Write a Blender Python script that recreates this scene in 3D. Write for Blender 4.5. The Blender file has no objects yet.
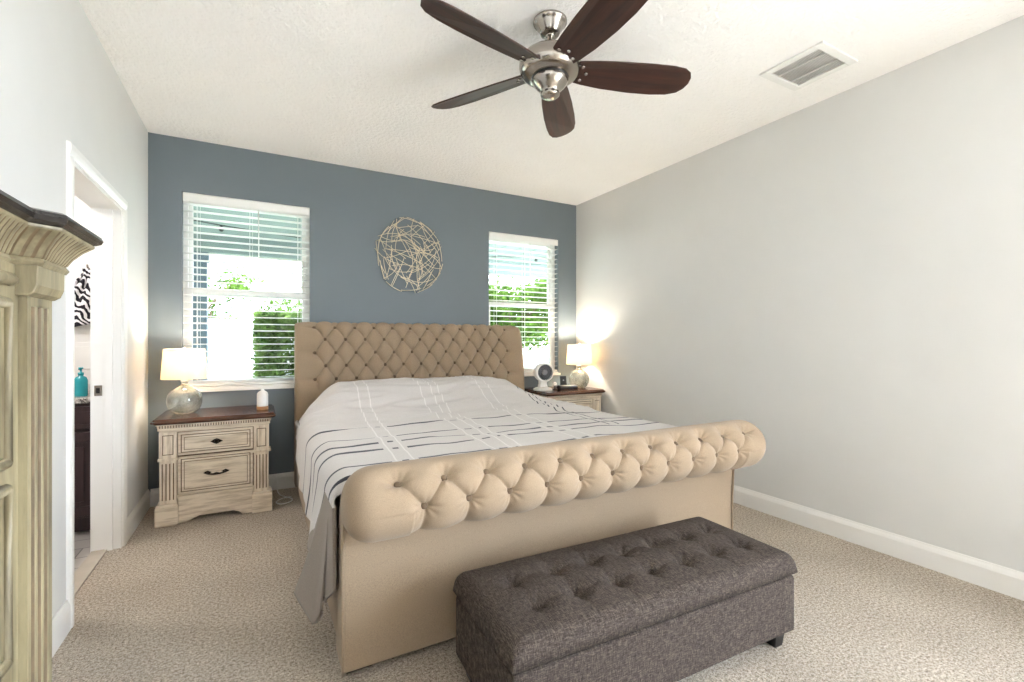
import bpy, bmesh, math, random
import numpy as np
from mathutils import Vector, Matrix, noise

PI = math.pi
sc = bpy.context.scene
COL = sc.collection

# ------------------------------------------------------------------ camera, world, sun, exposure
cam_d = bpy.data.cameras.new('camera')
cam = bpy.data.objects.new('camera', cam_d)
COL.objects.link(cam)
cam_d.sensor_width = 36.0
cam_d.lens = 36.0 * 466.0 / 1024.0
cam_d.clip_start = 0.02
cam.location = (0, 0, 1.21)
cam.rotation_euler = (PI / 2, 0, -math.radians(28.6))
sc.camera = cam

world = bpy.data.worlds.new('sky')
sc.world = world
world.use_nodes = True
wn = world.node_tree
bg = wn.nodes['Background']
bg.inputs['Color'].default_value = (0.765, 0.865, 1.0, 1)
# sky brightness by direction: the sun's side (right and rear) to the window side
w_tc = wn.nodes.new('ShaderNodeTexCoord')
w_sep = wn.nodes.new('ShaderNodeSeparateXYZ')
wn.links.new(w_tc.outputs['Generated'], w_sep.inputs[0])
w_map = wn.nodes.new('ShaderNodeMapRange')
w_map.inputs['From Min'].default_value = -1.0
w_map.inputs['From Max'].default_value = 0.3
w_map.inputs['To Min'].default_value = 7.4
w_map.inputs['To Max'].default_value = 3.2
w_dir = wn.nodes.new('ShaderNodeMath'); w_dir.operation = 'MULTIPLY_ADD'
w_dir.inputs[1].default_value = -0.8
wn.links.new(w_sep.outputs[0], w_dir.inputs[0])
wn.links.new(w_sep.outputs[1], w_dir.inputs[2])
wn.links.new(w_dir.outputs[0], w_map.inputs['Value'])
wn.links.new(w_map.outputs[0], bg.inputs['Strength'])

sun_d = bpy.data.lights.new('sun', 'SUN')
sun_d.energy = 9.5
sun_d.angle = math.radians(1.0)
sun_d.color = (0.89, 0.935, 1.0)
sun = bpy.data.objects.new('sun', sun_d)
COL.objects.link(sun)
# light arrives from the right side of the house, high up
sd = Vector((-0.62, 0.05, -0.78)).normalized()
sun.rotation_euler = sd.to_track_quat('-Z', 'Y').to_euler()

sc.view_settings.view_transform = 'Standard'
sc.view_settings.look = 'None'
sc.view_settings.gamma = 1.0
sc.view_settings.use_curve_mapping = False
sc.view_settings.exposure = 1.78
sc.cycles.use_denoising = True
sc.cycles.max_bounces = 10
sc.cycles.diffuse_bounces = 6
sc.cycles.transparent_max_bounces = 16
sc.cycles.sample_clamp_indirect = 6.0

rng = random.Random(7)

# ------------------------------------------------------------------ materials
def lin(c):
    return tuple(((v / 255.0) / 12.92 if v / 255.0 <= 0.04045 else ((v / 255.0 + 0.055) / 1.055) ** 2.4) for v in c)

def rgba(c):
    return (*lin(c), 1.0)

class NT:
    def __init__(s, name):
        s.m = bpy.data.materials.new(name)
        s.m.use_nodes = True
        s.t = s.m.node_tree
        s.n = s.t.nodes
        s.b = s.n['Principled BSDF']
        s.out = s.n['Material Output']
    def node(s, typ, **kw):
        n = s.n.new(typ)
        for k, v in kw.items():
            setattr(n, k, v)
        return n
    def link(s, a, b):
        s.t.links.new(a, b)
    def coords(s, kind='Object', scale=(1, 1, 1)):
        tc = s.node('ShaderNodeTexCoord')
        mp = s.node('ShaderNodeMapping')
        mp.inputs['Scale'].default_value = scale
        s.link(tc.outputs[kind], mp.inputs['Vector'])
        return mp.outputs['Vector']
    def noise(s, vec, scale, detail=3, rough=0.6):
        n = s.node('ShaderNodeTexNoise')
        n.inputs['Scale'].default_value = scale
        n.inputs['Detail'].default_value = detail
        n.inputs['Roughness'].default_value = rough
        s.link(vec, n.inputs['Vector'])
        return n.outputs['Fac']
    def ramp(s, fac, stops):
        r = s.node('ShaderNodeValToRGB')
        el = r.color_ramp.elements
        while len(el) < len(stops):
            el.new(0.5)
        for e, (p, c) in zip(el, stops):
            e.position = p
            e.color = rgba(c)
        s.link(fac, r.inputs['Fac'])
        return r.outputs['Color']
    def bump(s, h, strength=0.3, dist=0.01):
        b = s.node('ShaderNodeBump')
        b.inputs['Strength'].default_value = strength
        b.inputs['Distance'].default_value = dist
        s.link(h, b.inputs['Height'])
        s.link(b.outputs['Normal'], s.b.inputs['Normal'])
    def math(s, op, a, b=None, c=None):
        n = s.node('ShaderNodeMath', operation=op)
        for i, v in enumerate((a, b, c)):
            if v is None:
                continue
            if isinstance(v, (int, float)):
                n.inputs[i].default_value = v
            else:
                s.link(v, n.inputs[i])
        return n.outputs[0]
    def mix(s, fac, a, b):
        n = s.node('ShaderNodeMix', data_type='RGBA')
        for sock, v in ((n.inputs[0], fac), (n.inputs[6], a), (n.inputs[7], b)):
            if isinstance(v, (int, float)):
                sock.default_value = v
            elif isinstance(v, tuple):
                sock.default_value = rgba(v)
            else:
                s.link(v, sock)
        return n.outputs[2]

def plain(name, col, rough=0.5, metal=0.0, spec=None, vary=0.06, vscale=6.0):
    m = NT(name)
    d = tuple(max(0, int(v * (1 - vary))) for v in col)
    l = tuple(min(255, int(v * (1 + vary))) for v in col)
    m.link(m.ramp(m.noise(m.coords(), vscale), [(0.3, d), (0.7, l)]), m.b.inputs['Base Color'])
    m.b.inputs['Roughness'].default_value = rough
    m.b.inputs['Metallic'].default_value = metal
    if spec is not None:
        m.b.inputs['Specular IOR Level'].default_value = spec
    return m.m

def paint(name, col, bump=0.08, scale=140, rough=0.6, vary=0.01):
    m = NT(name)
    v = m.coords()
    d = tuple(int(x * (1 - vary)) for x in col)
    m.link(m.ramp(m.noise(v, 3), [(0.3, d), (0.7, col)]), m.b.inputs['Base Color'])
    m.b.inputs['Roughness'].default_value = rough
    m.b.inputs['Specular IOR Level'].default_value = 0.3
    m.bump(m.noise(v, scale, 2), bump, 0.004)
    return m.m

def fabric(name, dark, light, scale=500, bump=0.25, streak=(1, 1, 1), mottled=0.0):
    m = NT(name)
    v = m.coords(scale=streak)
    v2 = m.coords()
    f = m.noise(v, scale, 3, 0.7)
    c = m.ramp(f, [(0.32, dark), (0.68, light)])
    m.link(c, m.b.inputs['Base Color'])
    m.b.inputs['Roughness'].default_value = 0.95
    m.b.inputs['Specular IOR Level'].default_value = 0.15
    m.b.inputs['Sheen Weight'].default_value = 0.15
    m.bump(f, bump, 0.002)
    return m.m

def wood(name, dark, light, axis=0, rough=0.35, scale=3.0, stretch=14, stops=(0.3, 0.7), bump=0.05):
    m = NT(name)
    s = [stretch, stretch, stretch]
    s[axis] = 1.0
    v = m.coords(scale=tuple(s))
    f = m.noise(v, scale, 6, 0.65)
    m.link(m.ramp(f, [(stops[0], dark), (stops[1], light)]), m.b.inputs['Base Color'])
    m.b.inputs['Roughness'].default_value = rough
    m.bump(f, bump, 0.003)
    return m.m

M = {}
M['wall'] = paint('white_wall_paint', (217, 216, 213), 0.06, 130)
M['accent'] = paint('blue_grey_paint', (111, 120, 126), 0.08, 130, 0.5)
M['trim'] = paint('white_trim_paint', (236, 234, 230), 0.02, 60, 0.35)
M['white'] = plain('white_plastic', (235, 234, 230), 0.4, vary=0.01)
M['black'] = plain('black_plastic', (22, 22, 24), 0.35)
M['blackwood'] = plain('black_leg_wood', (20, 18, 17), 0.4)
M['nickel'] = plain('brushed_nickel', (168, 161, 153), 0.2, 1.0, vary=0.03, vscale=3)
M['bronze'] = plain('dark_bronze', (44, 34, 28), 0.4, 0.7)
M['gold'] = plain('brushed_gold', (230, 218, 192), 0.42, 1.0, vary=0.05)
M['cherry'] = wood('dark_cherry_blade', (26, 13, 9), (70, 37, 26), 0, 0.5, 2.2, 16)
M['topwood'] = wood('dark_brown_top_wood', (44, 24, 17), (98, 60, 42), 0, 0.22, 2.5, 14)
M['chesttop'] = wood('black_chest_top', (20, 18, 17), (46, 42, 40), 1, 0.2, 2.5, 12)
M['cream'] = wood('distressed_cream_wood', (170, 150, 126), (226, 212, 192), 0, 0.55, 4.5, 10, (0.25, 0.55), 0.12)
M['creamv'] = wood('distressed_cream_wood_upright', (170, 150, 126), (226, 212, 192), 2, 0.55, 4.5, 10, (0.25, 0.55), 0.12)
M['glaze_shade'] = plain('brown_glaze_shade', (104, 84, 62), 0.6, vary=0.15, vscale=30)  # antiquing brown that also paints the shade in gaps and grooves
M['umber'] = plain('umber_glaze_shade', (92, 76, 54), 0.6, vary=0.15, vscale=30)  # antiquing tone, also paints shade into the chest's flutes and creases
M['antique'] = wood('antique_cream_chest', (84, 74, 54), (146, 135, 106), 2, 0.5, 4.0, 8, (0.3, 0.65), 0.1)
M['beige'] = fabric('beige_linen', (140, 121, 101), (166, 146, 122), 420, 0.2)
M['button'] = fabric('shaded_button_linen', (92, 76, 60), (118, 99, 79), 420, 0.2)  # darker copy of the beige linen, dimple shade put into the colour
M['vanity'] = wood('espresso_cabinet', (44, 30, 32), (66, 46, 48), 2, 0.35, 3, 10)
M['porch'] = plain('porch_soffit_paint', (118, 130, 126), 0.6, vary=0.01)
M['post'] = plain('porch_post_paint', (84, 97, 105), 0.6, vary=0.01)
M['vinyl'] = plain('white_vinyl', (240, 240, 240), 0.5, vary=0.01)
M['concrete'] = plain('concrete', (228, 225, 220), 0.9, vary=0.05, vscale=2)
M['bark'] = wood('bark', (60, 46, 34), (106, 86, 66), 2, 0.9, 6, 6)
M['teal'] = plain('teal_plastic', (40, 160, 172), 0.25, vary=0.05)
M['mattress'] = fabric('white_mattress_ticking', (214, 212, 206), (236, 234, 230), 300)
M['walnutbase'] = wood('light_wood_base', (150, 104, 66), (190, 144, 100), 0, 0.5)

m = NT('ceiling_knockdown'); v = m.coords()
m.link(m.ramp(m.noise(v, 2), [(0.3, (246, 244, 241)), (0.7, (250, 248, 245))]), m.b.inputs['Base Color'])
m.b.inputs['Roughness'].default_value = 0.9
m.b.inputs['Specular IOR Level'].default_value = 0.1
m.bump(m.noise(v, 38, 4, 0.6), 0.8, 0.014)
M['ceiling'] = m.m

m = NT('frieze_carpet'); v = m.coords()
f = m.noise(v, 85, 4, 0.8)
g = m.noise(v, 190, 2, 0.7)
h = m.math('ADD', m.math('MULTIPLY', f, 0.6), m.math('MULTIPLY', g, 0.4))
c1 = m.ramp(h, [(0.37, (112, 100, 87)), (0.5, (200, 188, 172)), (0.63, (246, 238, 227))])
big = m.noise(v, 1.6, 2)
c2 = m.ramp(big, [(0.3, (226, 222, 218)), (0.7, (255, 253, 250))])
mx = m.node('ShaderNodeMix', data_type='RGBA', blend_type='MULTIPLY')
mx.inputs[0].default_value = 0.7
m.link(c1, mx.inputs[6]); m.link(c2, mx.inputs[7])
m.link(mx.outputs[2], m.b.inputs['Base Color'])
m.b.inputs['Roughness'].default_value = 1.0
m.b.inputs['Specular IOR Level'].default_value = 0.05
m.bump(h, 0.9, 0.02)
M['carpet'] = m.m

# woven bench fabric: short streaks in both directions
m = NT('charcoal_woven_fabric')
a = m.noise(m.coords(scale=(1, 9, 9)), 50, 3, 0.75)
b = m.noise(m.coords(scale=(9, 1, 1)), 50, 3, 0.75)
h = m.math('MULTIPLY_ADD', m.math('ADD', a, b), 0.5, 0)
m.link(m.ramp(h, [(0.38, (36, 31, 29)), (0.5, (68, 60, 55)), (0.63, (106, 96, 88))]), m.b.inputs['Base Color'])
m.b.inputs['Roughness'].default_value = 0.95
m.b.inputs['Specular IOR Level'].default_value = 0.15
m.bump(h, 0.35, 0.003)
M['charcoal'] = m.m

# comforter cloth: dark pinstripes across, raised tucks lengthwise, uv in metres
DARK = [2.84, 2.54, 2.40, 2.25, 2.01, 1.885]
TUCK = [0.676, 0.75, 1.15, 1.24, 1.30, 1.644, 1.733]
DTUCK = [2.09, 2.165]
m = NT('striped_comforter_cloth')
uvn = m.node('ShaderNodeUVMap'); uvn.uv_map = 'cloth'
sx = m.node('ShaderNodeSeparateXYZ'); m.link(uvn.outputs['UV'], sx.inputs[0])
U, V = sx.outputs[0], sx.outputs[1]
def anyof(axis, vals, eps):
    acc = None
    for p in vals:
        k = m.math('COMPARE', axis, p, eps)
        acc = k if acc is None else m.math('MAXIMUM', acc, k)
    return acc
tk = anyof(U, TUCK, 0.004)
tkw = anyof(U, TUCK, 0.022)
dk = m.math('MULTIPLY', anyof(V, DARK, 0.012), m.math('SUBTRACT', 1.0, tkw))
dtk = m.math('MULTIPLY', anyof(U, DTUCK, 0.006), m.math('GREATER_THAN', V, 2.3))
dk = m.math('MAXIMUM', dk, dtk)
fn = m.noise(m.coords(), 350, 2)
base = m.ramp(fn, [(0.3, (188, 183, 179)), (0.7, (206, 201, 197))])
c = m.mix(tk, base, (216, 212, 208))
c = m.mix(dk, c, (62, 62, 70))
m.link(c, m.b.inputs['Base Color'])
m.b.inputs['Roughness'].default_value = 0.85
m.b.inputs['Specular IOR Level'].default_value = 0.2
m.b.inputs['Sheen Weight'].default_value = 0.15
m.bump(m.math('ADD', tk, m.math('MULTIPLY', fn, 0.05)), 0.5, 0.008)
M['comforter'] = m.m
M['taupe'] = fabric('taupe_reverse_cloth', (126, 115, 106), (144, 133, 123), 350, 0.1)

# window glass: thin pane, mostly clear with a faint mirror
m = NT('window_glass')
m.n.remove(m.b)
tr = m.node('ShaderNodeBsdfTransparent'); tr.inputs[0].default_value = (0.94, 0.97, 0.96, 1)
gl = m.node('ShaderNodeBsdfGlossy'); gl.inputs['Roughness'].default_value = 0.02
ms = m.node('ShaderNodeMixShader'); ms.inputs[0].default_value = 0.015
m.link(tr.outputs[0], ms.inputs[1]); m.link(gl.outputs[0], ms.inputs[2])
m.link(ms.outputs[0], m.out.inputs['Surface'])
M['glass'] = m.m

# mercury-style smoky glass lamp body
m = NT('smoky_lamp_glass')
v = m.coords()
m.link(m.ramp(m.noise(v, 14, 4), [(0.35, (150, 148, 138)), (0.65, (226, 226, 218))]), m.b.inputs['Base Color'])
m.b.inputs['Roughness'].default_value = 0.06
m.b.inputs['Transmission Weight'].default_value = 0.75
m.b.inputs['Metallic'].default_value = 0.12
m.b.inputs['IOR'].default_value = 1.3
M['lampglass'] = m.m

# lamp shade: linen that lets the bulb through
m = NT('linen_lamp_shade')
v = m.coords()
col = m.ramp(m.noise(v, 260, 2), [(0.3, (236, 222, 198)), (0.7, (246, 234, 212))])
df = m.node('ShaderNodeBsdfDiffuse'); tl = m.node('ShaderNodeBsdfTranslucent')
m.link(col, df.inputs[0]); m.link(col, tl.inputs[0])
ms = m.node('ShaderNodeMixShader'); ms.inputs[0].default_value = 0.5
m.link(df.outputs[0], ms.inputs[1]); m.link(tl.outputs[0], ms.inputs[2])
m.link(ms.outputs[0], m.out.inputs['Surface'])
M['shade'] = m.m

m = NT('lamp_bulb')
m.b.inputs['Emission Color'].default_value = (1, 0.78, 0.5, 1)
m.b.inputs['Emission Strength'].default_value = 8
M['bulb'] = m.m

m = NT('granite'); v = m.coords()
m.link(m.ramp(m.noise(v, 60, 4, 0.8), [(0.38, (70, 66, 64)), (0.5, (176, 170, 164)), (0.62, (222, 218, 212))]), m.b.inputs['Base Color'])
m.b.inputs['Roughness'].default_value = 0.15
M['granite'] = m.m

m = NT('grey_plank_tile')
bt = m.node('ShaderNodeTexBrick')
bt.inputs['Scale'].default_value = 1.0
bt.inputs['Brick Width'].default_value = 0.9
bt.inputs['Row Height'].default_value = 0.15
bt.inputs['Mortar Size'].default_value = 0.004
bt.inputs['Color1'].default_value = rgba((176, 170, 164))
bt.inputs['Color2'].default_value = rgba((146, 140, 136))
bt.inputs['Mortar'].default_value = rgba((96, 92, 90))
m.link(m.coords(), bt.inputs['Vector'])
m.link(bt.outputs['Color'], m.b.inputs['Base Color'])
m.b.inputs['Roughness'].default_value = 0.35
M['tile'] = m.m

m = NT('zebra_towel')
wv = m.node('ShaderNodeTexWave'); wv.wave_type = 'BANDS'; wv.bands_direction = 'DIAGONAL'
wv.inputs['Scale'].default_value = 11; wv.inputs['Distortion'].default_value = 9
wv.inputs['Detail'].default_value = 1.5; wv.inputs['Detail Scale'].default_value = 1.1
m.link(m.coords(), wv.inputs['Vector'])
m.link(m.ramp(wv.outputs['Fac'], [(0.46, (28, 24, 34)), (0.54, (240, 236, 238))]), m.b.inputs['Base Color'])
m.b.inputs['Roughness'].default_value = 0.95
M['zebra'] = m.m

def leafmat(name, d, l):
    m = NT(name)
    col = m.ramp(m.noise(m.coords(), 5, 3), [(0.35, d), (0.65, l)])
    df = m.node('ShaderNodeBsdfDiffuse'); tl = m.node('ShaderNodeBsdfTranslucent')
    m.link(col, df.inputs[0]); m.link(col, tl.inputs[0])
    ms = m.node('ShaderNodeMixShader'); ms.inputs[0].default_value = 0.45
    m.link(df.outputs[0], ms.inputs[1]); m.link(tl.outputs[0], ms.inputs[2])
    m.link(ms.outputs[0], m.out.inputs['Surface'])
    return m.m
M['hedgeleaf'] = leafmat('hedge_leaf', (54, 78, 34), (110, 132, 70))
M['treeleaf'] = leafmat('tree_leaf', (36, 60, 18), (98, 122, 54))
m = NT('lawn'); v = m.coords()
m.link(m.ramp(m.noise(v, 9, 4), [(0.35, (66, 88, 44)), (0.65, (112, 128, 76))]), m.b.inputs['Base Color'])
m.b.inputs['Roughness'].default_value = 1.0
M['lawn'] = m.m

# ------------------------------------------------------------------ mesh helpers
class B:
    """collects shapes and links them as one mesh object"""
    def __init__(s):
        s.bm = bmesh.new()
    def verts(s, pts):
        return [s.bm.verts.new(p) for p in pts]
    def face(s, vs, smooth=False, mi=0):
        try:
            f = s.bm.faces.new(vs)
        except ValueError:
            return None
        f.smooth = smooth
        f.material_index = mi
        return f
    def box(s, x0, x1, y0, y1, z0, z1, mi=0):
        v = s.verts([(x, y, z) for z in (z0, z1) for y in (y0, y1) for x in (x0, x1)])
        for q in ((0, 2, 3, 1), (4, 5, 7, 6), (0, 1, 5, 4), (2, 6, 7, 3), (0, 4, 6, 2), (1, 3, 7, 5)):
            s.face([v[i] for i in q], mi=mi)
        return s
    def prism(s, poly, axis, a, b, smooth=False, mi=0):
        """poly in the two other axes (cyclic order kept), extruded along axis from a to b"""
        def P(p, t):
            if axis == 0: return (t, p[0], p[1])
            if axis == 1: return (p[0], t, p[1])
            return (p[0], p[1], t)
        va = s.verts([P(p, a) for p in poly]); vb = s.verts([P(p, b) for p in poly])
        n = len(poly)
        for i in range(n):
            s.face([va[i], va[(i + 1) % n], vb[(i + 1) % n], vb[i]], smooth, mi)
        s.face(list(reversed(va)), mi=mi); s.face(vb, mi=mi)
        return s
    def lathe(s, prof, c=(0, 0, 0), n=32, smooth=True, axis=2, caps=True, mi=0):
        rings = []
        for r, h in prof:
            ring = []
            for k in range(n):
                a = 2 * PI * k / n
                p = (r * math.cos(a), r * math.sin(a), h)
                if axis == 1: p = (p[0], h, p[1])
                if axis == 0: p = (h, p[0], p[1])
                ring.append(s.bm.verts.new((c[0] + p[0], c[1] + p[1], c[2] + p[2])))
            rings.append(ring)
        for r0, r1 in zip(rings, rings[1:]):
            for k in range(n):
                s.face([r0[k], r0[(k + 1) % n], r1[(k + 1) % n], r1[k]], smooth, mi)
        if caps:
            s.face(list(reversed(rings[0])), mi=mi); s.face(rings[-1], mi=mi)
        return s
    def tube(s, pts, r, n=8, smooth=True, mi=0):
        pts = [Vector(p) for p in pts]
        rings = []
        up = None
        for i, p in enumerate(pts):
            t = (pts[min(i + 1, len(pts) - 1)] - pts[max(i - 1, 0)]).normalized()
            if up is None:
                up = t.orthogonal().normalized()
            else:
                up = (up - t * up.dot(t)).normalized()
            w = t.cross(up)
            rr = r[i] if isinstance(r, (list, tuple)) else r
            rings.append([s.bm.verts.new(p + (up * math.cos(2 * PI * k / n) + w * math.sin(2 * PI * k / n)) * rr) for k in range(n)])
        for r0, r1 in zip(rings, rings[1:]):
            for k in range(n):
                s.face([r0[k], r0[(k + 1) % n], r1[(k + 1) % n], r1[k]], smooth, mi)
        s.face(list(reversed(rings[0])), mi=mi); s.face(rings[-1], mi=mi)
        return s
    def grid(s, fn, nu, nv, closev=False, smooth=True):
        vs = [[s.bm.verts.new(fn(i, j)) for j in range(nv)] for i in range(nu)]
        for i in range(nu - 1):
            for j in range(nv if closev else nv - 1):
                j2 = (j + 1) % nv
                s.face([vs[i][j], vs[i + 1][j], vs[i + 1][j2], vs[i][j2]], smooth)
        return vs
    def sphere(s, c, r, n=12, m=8, sc3=(1, 1, 1)):
        prof = [(max(1e-4, math.sin(PI * i / m)) , -math.cos(PI * i / m)) for i in range(m + 1)]
        rings = []
        for pr, ph in prof:
            rings.append([s.bm.verts.new((c[0] + r * sc3[0] * pr * math.cos(2 * PI * k / n), c[1] + r * sc3[1] * pr * math.sin(2 * PI * k / n), c[2] + r * sc3[2] * ph)) for k in range(n)])
        for r0, r1 in zip(rings, rings[1:]):
            for k in range(n):
                s.face([r0[k], r0[(k + 1) % n], r1[(k + 1) % n], r1[k]], True)
        return s
    def move(s, mat):
        bmesh.ops.transform(s.bm, matrix=mat, verts=s.bm.verts)
        return s
    def build(s, name, mats, parent=None, bevel=0.0, seg=2, fixn=True):
        if fixn:
            bmesh.ops.recalc_face_normals(s.bm, faces=s.bm.faces)
        me = bpy.data.meshes.new(name)
        s.bm.to_mesh(me); s.bm.free()
        for mm in (mats if isinstance(mats, (list, tuple)) else [mats]):
            me.materials.append(mm)
        o = bpy.data.objects.new(name, me)
        COL.objects.link(o)
        if parent is not None:
            o.parent = parent
        if bevel:
            md = o.modifiers.new('edge', 'BEVEL')
            md.width = bevel; md.segments = seg; md.limit_method = 'ANGLE'; md.angle_limit = math.radians(40)
            md.harden_normals = False
        return o

def tag(o, label, cat, group=None, kind=None):
    o['label'] = label; o['category'] = cat
    if group: o['group'] = group
    if kind: o['kind'] = kind
    return o

def thing(name, loc, label, cat, group=None, rz=0.0):
    o = bpy.data.objects.new(name, None)
    o.empty_display_size = 0.1
    COL.objects.link(o)
    o.location = loc; o.rotation_euler = (0, 0, rz)
    return tag(o, label, cat, group)

def struct(b, name, mat, parent=None, bevel=0.0):
    o = b.build(name, mat, parent, bevel)
    if parent is None:
        o['kind'] = 'structure'
    return o

def children(o):
    return [c for c in COL.objects if c.parent == o]

def copy_tree(o, parent=None):
    c = o.copy(); COL.objects.link(c)
    if parent is not None: c.parent = parent
    for ch in children(o):
        copy_tree(ch, c)
    return c

def sm(a, b, x):
    t = min(1.0, max(0.0, (x - a) / (b - a)))
    return t * t * (3 - 2 * t)

def lerp(a, b, t):
    return a + (b - a) * t

def interp(x, pts):
    if x <= pts[0][0]: return pts[0][1]
    for (x0, y0), (x1, y1) in zip(pts, pts[1:]):
        if x <= x1:
            return lerp(y0, y1, (x - x0) / (x1 - x0))
    return pts[-1][1]

# ------------------------------------------------------------------ room shell
XL, XR, YB, YR, H = -0.705, 3.145, 4.26, -3.1, 2.735
DY0, DY1, DZ = 2.665, 3.505, 1.99           # doorway in the left wall
W1 = (-0.502, 0.388, 0.845, 2.335)            # left window opening
W2 = (2.055, 2.905, 0.860, 2.325)            # right window opening
TH = 0.16

struct(B().box(-0.765, XR, YR, YB, -0.06, 0.0), 'floor', M['carpet'])
struct(B().box(-2.9, 3.35, YR - 0.4, YB + TH, H, H + 0.2), 'ceiling', M['ceiling'])
b = B()
b.box(XL - 0.12, XL, YR, DY0, 0, H).box(XL - 0.12, XL, DY1, YB, 0, H).box(XL - 0.12, XL, DY0, DY1, DZ, H)
struct(b, 'wall_left', M['wall'])
# unseen opening added in the right wall behind the camera to admit daylight
PY0, PY1, PZ = -2.95, -0.35, 2.35
struct(B().box(XR, XR + 0.15, PY1, YB, 0, H).box(XR, XR + 0.15, YR, PY0, 0, H).box(XR, XR + 0.15, PY0, PY1, PZ, H), 'wall_right', M['wall'])
b = B(); b.box(XL - 0.12, XR + 0.15, YR - 0.14, YR, 0, H)
struct(b, 'wall_rear', M['wall'])
b = B()
xs = [XL - 0.12, W1[0], W1[1], W2[0], W2[1], XR + 0.15]
b.box(xs[0], xs[1], YB, YB + TH, 0, H).box(xs[2], xs[3], YB, YB + TH, 0, H).box(xs[4], xs[5], YB, YB + TH, 0, H)
for w in (W1, W2):
    b.box(w[0], w[1], YB, YB + TH, 0, w[2]).box(w[0], w[1], YB, YB + TH, w[3], H)
struct(b, 'wall_back', M['accent'])

def base_prof(t):
    return [(0, 0), (t, 0), (t, 0.095), (t * 0.75, 0.108), (t * 0.45, 0.118), (t * 0.3, 0.127), (0, 0.127)]
b = B(); b.prism([(XR - p, q) for p, q in base_prof(0.016)], 1, PY1, YB)
struct(b, 'baseboard_right', M['trim'])
b = B(); b.prism([(XL + p, q) for p, q in base_prof(0.016)], 1, DY1 + 0.062, YB); b.prism([(XL + p, q) for p, q in base_prof(0.016)], 1, YR, DY0 - 0.062)
struct(b, 'baseboard_left', M['trim'])
b = B(); b.prism([(YB - p, q) for p, q in base_prof(0.016)], 0, XL + 0.016, XR - 0.016)
struct(b, 'baseboard_back', M['trim'])

# doorway: casing, jamb, stop, strike plate
def casing_prof():
    return [(0, 0), (0.010, 0), (0.014, 0.012), (0.018, 0.03), (0.018, 0.052), (0.012, 0.06), (0, 0.06)]
b = B()
b.prism([(XL + p, DY1 + q) for p, q in casing_prof()], 2, 0, DZ)
b.prism([(XL + p, DY0 - q) for p, q in casing_prof()], 2, 0, DZ)
b.prism([(XL + p, DZ + q) for p, q in casing_prof()], 1, DY0 - 0.06, DY1 + 0.06)
door = struct(b, 'door_1', M['trim'])
b = B()
b.box(XL - 0.135, XL + 0.004, DY1 - 0.018, DY1, 0, DZ).box(XL - 0.135, XL + 0.004, DY0, DY0 + 0.018, 0, DZ).box(XL - 0.135, XL + 0.004, DY0 + 0.018, DY1 - 0.018, DZ - 0.018, DZ)
b.box(XL - 0.07, XL - 0.035, DY1 - 0.03, DY1 - 0.018, 0, DZ - 0.018).box(XL - 0.07, XL - 0.035, DY0 + 0.018, DY0 + 0.03, 0, DZ - 0.018)
struct(b, 'door_jamb', M['trim'], door)
b = B(); b.box(XL - 0.117, XL - 0.083, DY1 - 0.0205, DY1 - 0.0175, 0.895, 0.955); b.box(XL - 0.109, XL - 0.093, DY1 - 0.0215, DY1 - 0.02, 0.91, 0.94, mi=1)
o = b.build('strike_plate', [M['nickel'], M['black']], door); o['label'] = 'small metal strike plate'
b = B(); b.box(XL - 0.13, -0.763, DY0, DY1, -0.01, 0.008)
struct(b, 'trim_1', plain('threshold_wood', (176, 166, 152), 0.6))

# windows: frame, sashes, panes, sill
def window(n, w):
    x0, x1, z0, z1 = w
    y0, y1 = YB + 0.075, YB + TH
    zm = (z0 + z1) / 2
    b = B()
    f = 0.03
    b.box(x0, x0 + f, y0, y1, z0, z1).box(x1 - f, x1, y0, y1, z0, z1).box(x0 + f, x1 - f, y0, y1, z0, z0 + f).box(x0 + f, x1 - f, y0, y1, z1 - f, z1)
    fr = struct(b, 'window_%d' % n, M['trim'])
    for nm, za, zb, ya in (('upper_sash', zm - 0.02, z1 - f, y0 + 0.045), ('lower_sash', z0 + f, zm + 0.025, y0 + 0.008)):
        t = 0.028
        b = B(); xa, xb = x0 + f, x1 - f
        b.box(xa, xa + t, ya, ya + 0.03, za, zb).box(xb - t, xb, ya, ya + 0.03, za, zb)
        b.box(xa + t, xb - t, ya, ya + 0.03, za, za + t).box(xa + t, xb - t, ya, ya + 0.03, zb - t - 0.008, zb)
        s_ = b.build(nm, M['trim'], fr, 0.003)
        B().box(xa + t, xb - t, ya + 0.013, ya + 0.017, za + t, zb - t).build('glass_pane', M['glass'], s_)
    b = B(); b.box(x0 - 0.015, x1 + 0.015, YB - 0.022, YB - 0.001, z0 - 0.024, z0); b.box(x0, x1, YB - 0.001, y0, z0 - 0.004, z0 + 0.012)
    b.build('window_sill', M['trim'], fr, 0.004)
window(1, W1)
window(2, W2)

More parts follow.
